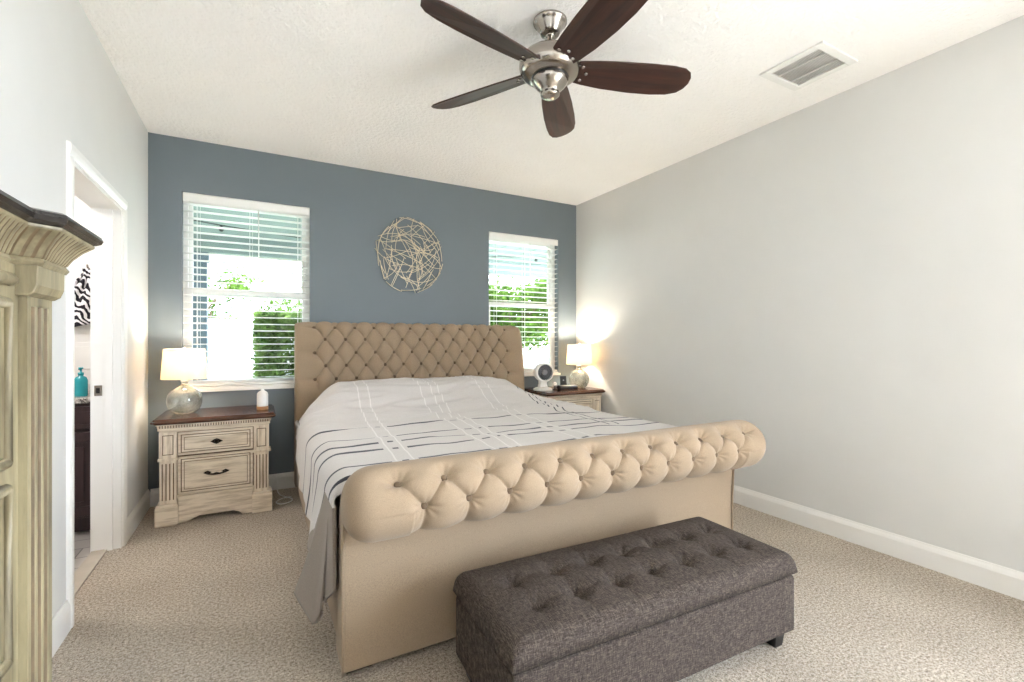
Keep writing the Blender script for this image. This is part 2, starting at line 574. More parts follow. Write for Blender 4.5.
# blinds
def blind(w, label):
    x0, x1, z0, z1 = w[0] + 0.006, w[1] - 0.006, w[2] + 0.014, w[3]
    yc = YB + 0.036
    t = thing('window_blind', ((x0 + x1) / 2, yc, z0), label, 'blind', 'white blinds in the two windows')
    def at(b): return b.move(Matrix.Translation((-(x0 + x1) / 2, -yc, -z0)))
    b = B(); b.prism([(yc - 0.034, z1 - 0.068), (yc - 0.026, z1 - 0.068), (yc - 0.026, z1 - 0.004), (yc - 0.030, z1 - 0.002), (yc - 0.036, z1 - 0.012), (yc - 0.034, z1 - 0.03)], 0, x0, x1)
    b.box(x0, x1, yc - 0.024, yc + 0.026, z1 - 0.05, z1 - 0.004)
    at(b).build('valance', M['white'], t)
    b = B()
    z = z0 + 0.06
    sl = math.radians(-5)
    while z < z1 - 0.075:
        pr = []
        for k in range(5):
            q = -0.025 + 0.05 * k / 4
            pr.append((q, 0.0016 * math.cos(q / 0.025 * PI / 2)))
        lo = [(q, h - 0.0026) for q, h in reversed(pr)]
        poly = [(yc + q * math.cos(sl) - h * math.sin(sl), z + q * math.sin(sl) + h * math.cos(sl)) for q, h in pr + lo]
        b.prism(poly, 0, x0, x1)
        z += 0.0535
    at(b).build('slats', M['white'], t)
    b = B(); b.box(x0, x1, yc - 0.026, yc + 0.026, z0 + 0.002, z0 + 0.02)
    at(b).build('bottom_rail', M['white'], t, 0.004)
    b = B()
    for fx in (0.1, 0.5, 0.9):
        xx = lerp(x0, x1, fx)
        for yy in (yc - 0.027, yc + 0.027):
            b.box(xx - 0.0012, xx + 0.0012, yy - 0.0008, yy + 0.0008, z0 + 0.02, z1 - 0.05)
        b.box(xx + 0.018, xx + 0.0195, yc - 0.001, yc + 0.001, z0 + 0.02, z1 - 0.05)
    at(b).build('ladder_cords', M['white'], t)
    b = B(); xx = lerp(x0, x1, 0.57)
    b.tube([(xx, yc - 0.038, z1 - 0.07), (xx + 0.002, yc - 0.042, z1 - 0.5)], 0.004, 6)
    at(b).build('tilt_wand', M['white'], t)
blind(W1, 'white horizontal blind in the window above the glowing lamp and white diffuser')
blind(W2, 'white horizontal blind in the window behind the small white desk fan')

# ceiling vent
t = thing('ceiling_vent', (2.685, 1.49, H), 'white square louvred air vent set in the ceiling', 'vent')
b = B(); a, c = 0.172, 0.128
for s_ in ((-a, a, -a, -c), (-a, a, c, a), (-a, -c, -c, c), (c, a, -c, c)):
    b.box(*s_, -0.012, -0.0005)
b.build('frame', M['white'], t, 0.004)
b = B()
for k in range(30):
    y = -c + 0.006 + k * (2 * c - 0.012) / 29
    b.prism([(y - 0.0045, -0.010), (y - 0.003, -0.010), (y + 0.0045, -0.002), (y + 0.003, -0.002)], 0, -c, c)
for x in (-0.06, 0.06): b.box(x - 0.002, x + 0.002, -c, c, -0.01, -0.002)
b.build('louvres', M['white'], t)
B().box(-c, c, -c, c, -0.001, -0.0003).build('duct_backing', plain('duct_grey', (196, 194, 192), 0.7), t)

# ------------------------------------------------------------------ bathroom beyond the doorway
BX0, BX1, BY0, BY1 = -2.6, XL - 0.12, 1.6, 4.42
struct(B().box(BX0, -0.763, BY0, BY1, -0.07, -0.004), 'floor_bathroom', M['tile'])
struct(B().box(BX0, BX1, BY1, BY1 + 0.1, 0, H), 'wall_bathroom_back', M['wall'])
struct(B().box(BX0 - 0.1, BX0, BY0, BY1, 0, H), 'wall_bathroom_left', M['wall'])
struct(B().box(BX0, BX1, BY0 - 0.1, BY0, 0, H), 'wall_bathroom_front', M['wall'])
# white panelled door on the bathroom's back wall
b = B(); b.box(-1.75, -0.93, BY1 - 0.03, BY1 - 0.001, 0.9, 2.05)
dr = struct(b, 'door_2', M['trim'])
for z0, z1 in ((0.98, 1.2), (1.26, 1.95)):
    for x0, x1 in ((-1.68, -1.38), (-1.3, -1.0)):
        b = B(); b.box(x0, x1, BY1 - 0.034, BY1 - 0.03, z0, z1); b.box(x0 + 0.03, x1 - 0.03, BY1 - 0.042, BY1 - 0.034, z0 + 0.03, z1 - 0.03)
        b.build('door_panel', M['trim'], dr, 0.003)
# vanity
t = thing('bathroom_vanity', (-1.35, 4.12, 0), 'dark espresso vanity cabinet with a granite top seen through the doorway', 'cabinet')
b = B(); b.box(-0.5, 0.5, -0.27, 0.29, 0.1, 0.82); b.box(-0.5, 0.5, -0.21, 0.29, 0.0, 0.1)
b.build('carcass', M['vanity'], t, 0.003)
B().box(-0.52, 0.52, -0.29, 0.29, 0.82, 0.855).build('countertop', M['granite'], t, 0.005)
for x0 in (-0.49, 0.01):
    b = B(); b.box(x0, x0 + 0.48, -0.29, -0.27, 0.66, 0.80); b.box(x0 + 0.04, x0 + 0.44, -0.294, -0.29, 0.69, 0.77)
    b.build('drawer', M['vanity'], t, 0.003)
    b = B(); b.box(x0, x0 + 0.48, -0.29, -0.27, 0.12, 0.64)
    b.box(x0, x0 + 0.06, -0.30, -0.29, 0.12, 0.64).box(x0 + 0.42, x0 + 0.48, -0.30, -0.29, 0.12, 0.64).box(x0 + 0.06, x0 + 0.42, -0.30, -0.29, 0.12, 0.18).box(x0 + 0.06, x0 + 0.42, -0.30, -0.29, 0.58, 0.64)
    b.box(x0 + 0.09, x0 + 0.39, -0.298, -0.29, 0.21, 0.55)
    dd = b.build('door', M['vanity'], t, 0.003)
    B().sphere((x0 + (0.44 if x0 < 0 else 0.04), -0.312, 0.5), 0.013).build('knob', M['nickel'], dd)
# soap pump
t = thing('soap_bottle', (-1.0, 3.96, 0.855), 'teal pump soap bottle on the granite vanity top', 'bottle')
B().lathe([(0.03, 0), (0.034, 0.005), (0.034, 0.1), (0.028, 0.12), (0.013, 0.13), (0.013, 0.138)], n=20).build('bottle', M['teal'], t)
b = B().lathe([(0.015, 0.136), (0.015, 0.152), (0.005, 0.154), (0.005, 0.175), (0.012, 0.176), (0.012, 0.186)], n=16)
b.tube([(0, 0, 0.181), (0.0, -0.03, 0.181), (0.0, -0.036, 0.172)], 0.004, 6)
b.build('pump', M['teal'], t)
t = thing('tumbler', (-1.13, 3.98, 0.855), 'small dark tumbler behind the teal soap bottle on the vanity', 'tumbler')
B().lathe([(0.028, 0), (0.034, 0.09), (0.031, 0.09), (0.025, 0.006)], n=18).build('cup', M['bronze'], t)
# zebra towel on a hook
t = thing('zebra_towel', (-1.06, BY1 - 0.05, 1.72), 'black and white zebra striped towel hanging on the white bathroom door', 'towel')
def tw(i, j):
    u = i / 30.0 - 0.5; v = j / 24.0
    wd = 0.05 + 0.34 * sm(0, 0.6, v)
    return (u * wd + 0.015 * math.sin(v * 5), -0.012 - 0.016 * (1 + math.cos(u * 26 + v * 2)), -v * (0.42 - 0.12 * abs(u + 0.2)))
b = B(); b.grid(tw, 31, 25)
o = b.build('towel_cloth', M['zebra'], t); md = o.modifiers.new('thick', 'SOLIDIFY'); md.thickness = 0.006
b = B(); b.tube([(0, 0.02, 0.01), (0, -0.03, 0.01), (0, -0.04, 0.03)], 0.006, 8)
b.build('hook', M['nickel'], t)
bl_d = bpy.data.lights.new('bathroom_light', 'POINT'); bl_d.energy = 15; bl_d.shadow_soft_size = 0.15; bl_d.color = (1.0, 0.96, 0.94)
bl = bpy.data.objects.new('bathroom_light', bl_d); COL.objects.link(bl); bl.location = (-1.6, 3.2, 2.45)

# ------------------------------------------------------------------ outside
struct(B().box(-30, 30, -30, 45, -0.3, -0.09), 'ground_lawn', M['lawn'])
struct(B().box(XR + 0.15, 14, -9, YB, -0.1, -0.02), 'ground_bounce', M['concrete'])  # unseen pale slab added to bounce daylight in through the right opening
struct(B().box(-8, 10, YB + TH, 7.6, -0.1, -0.02), 'ground_porch', M['concrete'])
b = B(); b.box(-8, 10, YB + TH, 7.6, 2.6, 2.75)
for k in range(70):
    b.box(-8 + k * 0.26, -8 + k * 0.26 + 0.012, YB + TH, 7.4, 2.594, 2.6)
struct(b, 'ceiling_porch', M['porch'])
struct(B().box(-8, 10, 7.3, 7.5, 2.38, 2.6), 'trim_2', M['porch'])
def porch_post(x, y, lab):
    t = thing('porch_post', (x, y, -0.02), lab, 'post', 'porch posts')
    B().box(-0.085, 0.085, -0.085, 0.085, 0.14, 2.28).build('shaft', M['post'], t, 0.006)
    B().box(-0.105, 0.105, -0.105, 0.105, 0.0, 0.14).build('base', M['post'], t, 0.006)
    B().box(-0.105, 0.105, -0.105, 0.105, 2.28, 2.40).build('capital', M['post'], t, 0.006)
porch_post(-0.675, 7.4, 'square grey porch post outside the window above the glowing lamp')

def cable(name, x0, x1, y, z, sag, nb, label):
    t = thing(name, ((x0 + x1) / 2, y, z), label, 'string lights')
    L = (x1 - x0) / 2
    P = lambda k: (lerp(-L, L, k), 0, -sag * (1 - (2 * k - 1) ** 2) + 0.0)
    B().tube([P(k / 24) for k in range(25)], 0.006, 6).build('wire', M['black'], t)
    for k in range(nb):
        p = P((k + 0.5) / nb)
        bb = B().lathe([(0.012, -0.03), (0.016, -0.028), (0.016, 0.0), (0.006, 0.004)], (p[0], 0, p[2]), 10)
        bb.sphere((p[0], 0, p[2] - 0.05), 0.026, 10, 6)
        bb.build('bulb', M['black'], t)
cable('string_lights', -0.9, 4.4, 6.3, 2.59, 0.14, 5, 'dark string of bulbs hung under the porch ceiling outside')

# white privacy fence, and a lower run of it farther right
def fence(x0, n, hgt, label):
    t = thing('vinyl_fence', (x0, 9.5, -0.09), label, 'fence', 'white fences')
    for k in range(n + 1):
        x = k * 1.7
        b = B(); b.box(x - 0.06, x + 0.06, -0.06, 0.06, 0, hgt + 0.05); b.prism([(x - 0.075, hgt + 0.05), (x + 0.075, hgt + 0.05), (x, hgt + 0.11)], 1, -0.075, 0.075)
        b.build('post', M['vinyl'], t, 0.004)
        if k < n:
            b = B()
            for q in range(10):
                xa = x + 0.06 + q * 0.158
                b.box(xa + 0.002, xa + 0.156, -0.018, 0.018, 0.1, hgt - 0.07)
            b.box(x + 0.06, x + 1.64, -0.025, 0.025, 0.05, 0.2).box(x + 0.06, x + 1.64, -0.025, 0.025, hgt - 0.12, hgt + 0.01)
            b.build('panel', M['vinyl'], t)
fence(-4.5, 4, 1.67, 'tall white vinyl fence beyond the porch, behind the hedge')
fence(3.4, 4, 1.05, 'lower white vinyl fence in front of the full green tree')

def leaf_obj(name, pts, size, mat, parent=None, seed=1):
    r = np.random.default_rng(seed)
    pts = np.asarray(pts); n = len(pts)
    nrm = r.normal(size=(n, 3)); nrm /= np.linalg.norm(nrm, axis=1)[:, None]
    a = np.cross(nrm, r.normal(size=(n, 3))); a /= np.linalg.norm(a, axis=1)[:, None]
    c = np.cross(nrm, a)
    s_ = size * r.uniform(0.6, 1.3, size=(n, 1))
    v = np.stack([pts - a * s_, pts + c * s_ * 0.45 + nrm * s_ * 0.12, pts + a * s_, pts - c * s_ * 0.45 + nrm * s_ * 0.12], 1).reshape(-1, 3)
    f = np.arange(4 * n).reshape(-1, 4)
    me = bpy.data.meshes.new(name)
    me.from_pydata(v.tolist(), [], f.tolist())
    me.materials.append(mat)
    o = bpy.data.objects.new(name, me); COL.objects.link(o)
    if parent is not None: o.parent = parent
    return o

r_ = np.random.default_rng(3)
def box_cloud(n, lo, hi):
    p = r_.uniform(0, 1, size=(n, 3))
    ax = r_.integers(0, 3, n); side = r_.integers(0, 2, n)
    q = r_.uniform(0, 0.25, n)
    for i in range(n):
        p[i, ax[i]] = q[i] if side[i] == 0 else 1 - q[i]
    p += r_.normal(scale=0.012, size=p.shape)
    return np.asarray(lo) + p * (np.asarray(hi) - np.asarray(lo))
t = thing('clipped_hedge', (0.72, 8.6, -0.09), 'clipped green hedge in front of the white fence outside', 'hedge')
leaf_obj('foliage', box_cloud(16000, (-0.75, -0.4, 0.1), (0.75, 0.4, 1.76)), 0.06, M['hedgeleaf'], t, 5)
b = B()
for k in range(4): b.tube([(-0.5 + k * 0.33, 0, 0), (-0.5 + k * 0.33 + 0.03, 0.02, 0.6), (-0.45 + k * 0.31, 0, 1.4)], [0.025, 0.02, 0.008], 6)
b.build('stem', M['bark'], t)

def tree(x, y, h, cr, n, dens, label, seed, mat='treeleaf'):
    t = thing('garden_tree', (x, y, -0.09), label, 'tree', 'trees beyond the porch')
    rr = random.Random(seed)
    pts = []; b = B()
    b.tube([(0, 0, 0), (0.05, 0.02, h * 0.35), (0, 0, h * 0.7)], [0.11, 0.08, 0.04], 8)
    for k in range(n):
        a = rr.uniform(0, 2 * PI); e = rr.uniform(-0.5, 1.0); q = rr.uniform(0.35, 1.0) * cr
        c = Vector((q * math.cos(a), q * math.sin(a), h * 0.62 + e * cr * 0.75))
        b.tube([(0, 0, h * rr.uniform(0.3, 0.65)), c * 0.5 + Vector((0, 0, h * 0.3)), c], [0.035, 0.02, 0.006], 5)
        g = r_.normal(size=(dens, 3)) * np.array([0.3, 0.3, 0.2]) * cr * 0.75
        pts.append(g + np.array(c))
    b.build('trunk', M['bark'], t)
    leaf_obj('crown', np.concatenate(pts), 0.085, M[mat], t, seed)
tree(-1.3, 14.0, 3.4, 1.0, 9, 150, 'airy green tree beyond the fence, seen left through the window over the lamp', 11)
tree(1.2, 15.5, 3.2, 1.0, 9, 110, 'thin leafy tree beyond the fence, seen right through the window over the lamp', 12)
tree(6.6, 12.0, 2.95, 1.5, 24, 330, 'full green tree outside the window behind the desk fan', 13)
tree(9.6, 14.0, 3.6, 1.4, 16, 250, 'paler green tree behind the full one outside the right window', 14)

# ------------------------------------------------------------------ bed
BXL, BXR = 0.262, 2.378
bed = thing('sleigh_bed', (1.32, 2.9, 0), 'tufted beige upholstered sleigh bed with rolled footboard', 'bed')
ORG = Matrix.Translation((-1.32, -2.9, 0))
def bp(b, name, mat, parent=bed, bevel=0.0):
    return b.move(ORG).build(name, mat, parent, bevel)

def tuft(p, q, n, r0, r1, edge=1.1):
    """diamond tufting height 0..1; buttons on even rows at integer p, on odd rows at half-integer p"""
    qc = min(max(q, r0), r1)
    pc = min(max(p, 0.0), n - 1.0)
    s_, t_ = pc + qc / 2, pc - qc / 2
    v = abs(math.sin(PI * s_) * math.sin(PI * t_))
    hgt = v ** 0.42
    dp = abs(p - pc)
    if dp > 0:
        hgt = lerp(hgt, 0.8, sm(0, edge, dp))
    return hgt

# headboard
prof = [(4.060, 0.045), (4.058, 0.70), (4.066, 0.90), (4.082, 1.05), (4.103, 1.17), (4.127, 1.27), (4.152, 1.335), (4.178, 1.372), (4.205, 1.386), (4.228, 1.376), (4.242, 1.345), (4.244, 1.28)]
def resample(pts, n):
    L = [0]
    for a, c in zip(pts, pts[1:]): L.append(L[-1] + math.hypot(c[0] - a[0], c[1] - a[1]))
    out = []
    for k in range(n):
        d = L[-1] * k / (n - 1)
        i = max(j for j in range(len(L) - 1) if L[j] <= d + 1e-9)
        f = (d - L[i]) / (L[i + 1] - L[i])
        out.append((lerp(pts[i][0], pts[i + 1][0], f), lerp(pts[i][1], pts[i + 1][1], f)))
    return out
def smooth_path(pts, it=3):
    for _ in range(it):
        q = [pts[0]]
        for a, c in zip(pts, pts[1:]):
            q.append((lerp(a[0], c[0], 0.25), lerp(a[1], c[1], 0.25))); q.append((lerp(a[0], c[0], 0.75), lerp(a[1], c[1], 0.75)))
        q.append(pts[-1]); pts = q
    return pts
HP = resample(smooth_path(prof), 190)
NP_ = 12; HDX = 0.1625; HX0 = 1.305 - 5.5 * HDX; HZ0, HDZ = 1.346, 0.112
NXH = 400
def head_x(i):
    t_ = i / (NXH - 1)
    return BXL + (BXR - BXL) * t_
def hb(i, j):
    x = head_x(i); y, z = HP[j]
    y0, z0 = HP[max(0, j - 1)]; y1, z1 = HP[min(len(HP) - 1, j + 1)]
    tx, tz = y1 - y0, z1 - z0; L = math.hypot(tx, tz) or 1
    nx, nz = -tz / L, tx / L                    # outward (towards the room / up)
    p = (x - HX0) / HDX; q = (HZ0 - z) / HDZ
    hgt = tuft(p, q, NP_, -0.35, 4.3)
    w = sm(-0.6, -0.05, q) if q < 0 else 1.0 - sm(4.3, 5.0, q)
    if j > 172: w *= 1 - sm(172, 186, j)
    hgt = lerp(0.8, hgt, w)
    d = -0.046 * (1 - hgt)
    for rw in (math.floor(q), math.floor(q) + 1):
        if 0 <= rw <= 4:
            off = 0.0 if rw % 2 == 0 else 0.5
            pk = min(max(round(p - off), 0), 11 if rw % 2 == 0 else 10) + off
            d -= 0.010 * math.exp(-(((p - pk) * HDX) ** 2 + ((q - rw) * HDZ) ** 2) / 0.022 ** 2)
    # radius at the side edges and the top corners
    e = min(x - BXL, BXR - x)
    rr = 0.045
    if e < rr: d -= rr * (1 - math.sqrt(max(0, 1 - ((rr - e) / rr) ** 2))) * 0.8
    zc = z + nz * d
    yy = y + nx * d
    # top corners drop away
    cr = 0.10
    if e < cr:
        zmax = 1.386 - cr * (1 - math.sqrt(max(0, 1 - ((cr - e) / cr) ** 2))) * (0.85 if x > 1.3 else 0.25)
        if zc > zmax - 0.02: zc = zmax - 0.02 + (zc - zmax + 0.02) * 0.25
    return (x, min(yy, 4.246), zc)
b = B()
vs = b.grid(hb, NXH, len(HP))
# back face and closed sides
for i in (0, NXH - 1):
    ring = [vs[i][j] for j in range(len(HP))]
    x = head_x(i)
    extra = b.verts([(x, 4.246, 0.045)])
    b.face(ring + extra)
bk = b.verts([(BXL, 4.246, 0.045), (BXR, 4.246, 0.045)])
b.face([vs[0][-1]] + [bk[0], bk[1]] + [vs[NXH - 1][-1]] + [vs[i][-1] for i in range(NXH - 2, 0, -1)])
head = bp(b, 'headboard', M['beige'])
def hsurf(x, z):
    j = min(range(0, 165), key=lambda k: abs(HP[k][1] - z))
    return HP[j][0]
def make_button(name, c, nrm, r, parent, mat, org=ORG):
    b = B()
    b.lathe([(r * 0.95, -0.006), (r, 0.0), (r * 0.8, r * 0.35), (r * 0.4, r * 0.52), (0.0006, r * 0.56)], n=14)
    rot = Vector((0, 0, 1)).rotation_difference(Vector(nrm).normalized()).to_matrix().to_4x4()
    b.move(rot); b.move(Matrix.Translation(c)); b.move(org)
    return b.build(name, mat, parent)
for row in range(5):
    n = 12 if row % 2 == 0 else 11
    for k in range(n):
        x = HX0 + (k + (0 if row % 2 == 0 else 0.5)) * HDX
        z = HZ0 - row * HDZ
        j = min(range(2, 172), key=lambda k_: abs(HP[k_][1] - z))
        ty, tz = HP[j + 1][0] - HP[j - 1][0], HP[j + 1][1] - HP[j - 1][1]
        L = math.hypot(ty, tz); ny, nz = -tz / L, ty / L
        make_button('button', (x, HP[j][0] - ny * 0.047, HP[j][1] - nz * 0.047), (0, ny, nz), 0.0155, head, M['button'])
# legs / lower frame under the headboard
for x in (BXL + 0.08, BXR - 0.08):
    bp(B().box(x - 0.035, x + 0.035, 4.1, 4.2, 0.0, 0.046), 'leg', M['blackwood'])

# rolled footboard
RC = (1.628, 0.655); RR = 0.128; RX0, RX1 = 0.243, 2.402
FDX = 0.1655; FX0 = 1.325 - 5.5 * FDX
TH0, TH1 = math.radians(49), math.radians(-4)
NXR, NTR = 640, 170
def roll_x(i):
    t_ = i / (NXR - 1)
    e = 0.10                                # denser samples at both ends
    if t_ < e: return RX0 + 0.09 * (1 - math.cos(t_ / e * PI / 2))
    if t_ > 1 - e: return RX1 - 0.09 * (1 - math.cos((1 - t_) / e * PI / 2))
    return lerp(RX0 + 0.09, RX1 - 0.09, (t_ - e) / (1 - 2 * e))
def roll_r(x, th):
    p = (x - FX0) / FDX
    q = (TH0 - th) / (TH0 - TH1)
    pc = min(max(p, 0.0), 11.0)
    if q < 0:
        hgt = lerp(abs(math.sin(PI * pc)) ** 0.84, 1.0, sm(0.0, 0.55, -q))
    elif q > 1:
        hgt = lerp(abs(math.cos(PI * pc)) ** 0.7, 0.75, sm(1.6, 2.6, q) * 0.6)
        if pc < 0.25 or pc > 10.75: hgt = 0.9
    else:
        hgt = abs(math.sin(PI * (pc + q / 2)) * math.sin(PI * (pc - q / 2))) ** 0.42
    hgt = lerp(hgt, 0.9, sm(0, 0.8, abs(p - pc)))
    # small radiating puckers near each button
    ang = math.atan2(1.0, 1.0)
    dm = 9.9
    for q0, off in ((0.0, 0.0), (1.0, 0.5)):
        pk = min(max(round(p - off), 0), 11 - int(q0)) + off
        dx_, dq_ = (p - pk) * FDX, (q - q0) * 0.118
        dd = math.hypot(dx_, dq_)
        if dd < dm: dm = dd; ang = math.atan2(dq_, dx_)
    pk_ = 0.0045 * math.exp(-((dm - 0.03) / 0.022) ** 2) * (0.5 + 0.5 * math.cos(ang * 9)) if dm < 0.1 else 0.0
    pit = 0.016 * math.exp(-(dm / 0.024) ** 2)
    return RR - 0.030 * (1 - hgt) - pk_ - pit
def rollp(i, j):
    x = roll_x(i); th = -PI * 1.02 + 2 * PI * j / NTR
    e = min(x - RX0, RX1 - x); er = 0.11
    f = 1.0
    if e < er: f = (1 - ((er - e) / er) ** 2.4) ** (1 / 2.4)
    r = roll_r(x, th) * max(f, 0.0)
    r = r if f >= 1 else lerp(0.0, r, 1)
    return (x, RC[0] - r * math.cos(th), RC[1] + r * math.sin(th))
b = B(); b.grid(rollp, NXR, NTR, closev=True)
bmesh.ops.remove_doubles(b.bm, verts=b.bm.verts, dist=1e-5)
roll = bp(b, 'footboard_roll', M['beige'])
for k in range(12):
    x = FX0 + k * FDX
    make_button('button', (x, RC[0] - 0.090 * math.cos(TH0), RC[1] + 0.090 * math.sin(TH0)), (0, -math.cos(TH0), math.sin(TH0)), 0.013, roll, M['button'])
for k in range(11):
    x = FX0 + (k + 0.5) * FDX
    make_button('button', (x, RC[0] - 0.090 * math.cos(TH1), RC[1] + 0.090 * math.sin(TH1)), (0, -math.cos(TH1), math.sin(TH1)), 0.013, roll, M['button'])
# flat panel below the roll
fp = [(1.738, 0.024), (1.734, 0.35), (1.728, 0.48), (1.712, 0.56), (1.68, 0.62), (1.62, 0.66), (1.62, 0.69), (1.66, 0.705), (1.71, 0.700), (1.77, 0.655), (1.83, 0.57), (1.868, 0.46), (1.888, 0.35), (1.89, 0.024)]
bp(B().prism(fp, 0, BXL, BXR), 'footboard_panel', M['beige'], bevel=0.01)
for x in (BXL + 0.002, BXR - 0.002):
    pts = [(x, y - 0.003, z) for y, z in resample(fp[0:5], 24)]
    bp(B().tube(pts, 0.0055, 8), 'piping', M['beige'])
for x in (BXL + 0.02, BXR - 0.11):
    bp(B().box(x, x + 0.09, 1.775, 1.86, 0.0, 0.026), 'leg', M['blackwood'])
# side rails
for x in (BXL + 0.004, BXR - 0.034):
    bp(B().box(x, x + 0.03, 1.885, 4.06, 0.06, 0.40), 'side_rail', M['beige'], bevel=0.012)
for x in (0.75, 1.3, 1.85):
    bp(B().box(x - 0.03, x + 0.03, 1.79, 1.85, 0.0, 0.026), 'leg', M['blackwood'])

# mattress (inside the frame, beneath the comforter)
b = B(); b.box(0.315, 2.325, 1.93, 4.0, 0.10, 0.625)
tag(b.build('mattress', M['mattress'], None, 0.05, 4), 'white mattress in the beige bed beneath the striped comforter', 'mattress')

# comforter
CX0, CX1 = 0.236, 2.398
YH, YF = 4.012, 1.79
RS = 0.085
def pillow(x, y):
    a = sm(3.22, 3.72, y) * (1 - 0.35 * sm(3.98, 4.05, y))
    e = sm(CX0 - 0.07, CX0 + 0.33, x) * (1 - sm(CX1 - 0.55, CX1 - 0.03, x))
    mid = 1 - 0.10 * math.exp(-((x - 1.32) / 0.14) ** 2)
    return 0.175 * a * e * mid
def drop_len(y, left):
    if left:
        return interp(y, [(1.79, 0.30), (1.86, 0.36), (1.93, 0.455), (2.04, 0.375), (2.16, 0.312), (2.4, 0.302), (3.0, 0.28), (3.35, 0.22), (3.6, 0.14), (3.9, 0.06), (4.035, 0.04)])
    return interp(y, [(1.79, 0.28), (2.4, 0.30), (3.0, 0.28), (3.5, 0.20), (3.9, 0.10), (4.035, 0.08)])
def flare(y, left):
    if left:
        return interp(y, [(1.79, 0.0), (1.86, 0.015), (1.93, 0.055), (2.04, 0.112), (2.18, 0.045), (2.5, 0.012), (4.1, 0.01)])
    return 0.006
NU, NV = 240, 250
def cloth(i, j):
    v = j / (NV - 1)
    y = lerp(YH, YF, v)
    ND = 44
    left = i < NU / 2
    ii = i if left else NU - 1 - i
    arc = RS * PI / 2
    base = 0.69
    edge = CX0 + 0.030 * sm(3.3, 3.9, y) if left else CX1
    base -= (0.10 if left else 0.05) * sm(3.3, 4.0, y)
    sg = 1 if left else -1
    if ii < ND:                                   # hanging side, hem first
        k = 1 - ii / ND                           # 1 at hem
        L = drop_len(y, left)
        zt = base - RS
        z = zt - L * k
        kk = k ** 1.4
        x = edge - sg * (flare(y, left) * kk + 0.006 * k * (math.sin(y * 17) + 0.6 * math.sin(y * 31 + 1)) * (1 if left else 0.3))
        cu = edge - sg * L * k
        yy = y + (0.02 * k * math.sin(y * 9) if left else 0)
        if left: yy += -0.03 * k * sm(3.0, 2.0, y)
        h = 0
    elif ii < ND + 14:
        a = (ii - ND) / 14 * PI / 2
        x = edge + sg * RS * (1 - math.cos(a)); z = base - RS * (1 - math.sin(a))
        cu = edge + sg * RS * a * 0.64
        yy = y
    else:
        t_ = (ii - ND - 14) / (NU / 2 - 0.5 - ND - 14)
        x0 = edge + sg * RS
        x = lerp(x0, (CX0 + CX1) / 2, t_); z = base; cu = x; yy = y
    z -= 0.022 * sm(1.5, 2.4, x)
    if ii >= ND:
        pw = pillow(x, y)
        z += pw + (0.10 if left else 0.05) * sm(3.3, 4.0, y) * sm(0.0, 0.30, abs(x - edge))
        w = 1.0 if ii >= ND + 14 else (ii - ND) / 14
        # creases running across the pillows and soft waves over the body
        cz = (0.35 - abs(noise.noise(Vector((x * 1.3, y * 9.0 + 0.8 * math.sin(x * 2.3), 3.1))))) * 0.075 * sm(2.7, 3.3, y) * w
        cz += noise.noise(Vector((x * 2.4, y * 24.0, 7.7))) * 0.006 * sm(2.9, 3.3, y) * w
        cz += noise.noise(Vector((x * 2.2 + y, y * 4.5, 0.4))) * 0.012 * w
        cz += noise.noise(Vector((x * 7, y * 9, 5.0))) * 0.006 * w
        cz += (0.3 - abs(noise.noise(Vector((x * 2.6 + y * 1.4, y * 5.5 - x, 9.0))))) * (0.008 + 0.012 * sm(2.6, 3.3, y)) * w
        cz += 0.012 * w * math.exp(-((y - 3.1 - 0.15 * math.sin(x * 3)) / 0.05) ** 2) * (0.5 + 0.5 * math.sin(x * 5))
        z += cz
        z -= 0.012 * w * sm(1.95, 1.80, y)
    else:
        z += 0.10 * pillow(edge + sg * 0.2, y) / 0.185 * (1 - 0.5 * (1 - ii / ND))
    if y < 1.885:                                 # tucked down behind the footboard
        t_ = (1.885 - y) / 0.095
        fw = min(1.0, max(0.0, (ii - ND) / 10.0))     # the hanging side runs on past the footboard's edge
        if not left: fw = 1.0
        yy = lerp(y, 1.885 - 0.010 * math.sin(t_ * PI / 2), fw)
        z -= 0.05 * t_ * fw * (1 if ii >= ND else 0)
    return (x, yy, z), cu
b = B()
uvl = b.bm.loops.layers.uv.new('cloth')
data = [[cloth(i, j) for j in range(NV)] for i in range(NU)]
vs = [[b.bm.verts.new(data[i][j][0]) for j in range(NV)] for i in range(NU)]
for i in range(NU - 1):
    for j in range(NV - 1):
        f = b.bm.faces.new([vs[i][j], vs[i + 1][j], vs[i + 1][j + 1], vs[i][j + 1]])
        f.smooth = True
        yv = [lerp(YH, YF, j / (NV - 1)), lerp(YH, YF, (j + 1) / (NV - 1))]
        for lp, (a, c) in zip(f.loops, ((i, 0), (i + 1, 0), (i + 1, 1), (i, 1))):
            cu = data[a][j + c][1]
            lp[uvl].uv = (cu + 0.075 * (3.95 - yv[c]), yv[c] + 0.012 * math.sin(cu * 6) - (0.28 * max(0.0, CX0 + 0.06 - cu)))
        k = 1 - i / 44
        if i < 44 and yv[0] < 2.02 + 0.32 * k ** 1.5:
            f.material_index = 1
bmesh.ops.recalc_face_normals(b.bm, faces=b.bm.faces)
com = b.build('comforter', [M['comforter'], M['taupe']], None, 0.0, fixn=False)
md = com.modifiers.new('thick', 'SOLIDIFY'); md.thickness = 0.014; md.offset = -1
tag(com, 'pale grey striped comforter spread over the beige bed, one corner hanging', 'comforter')

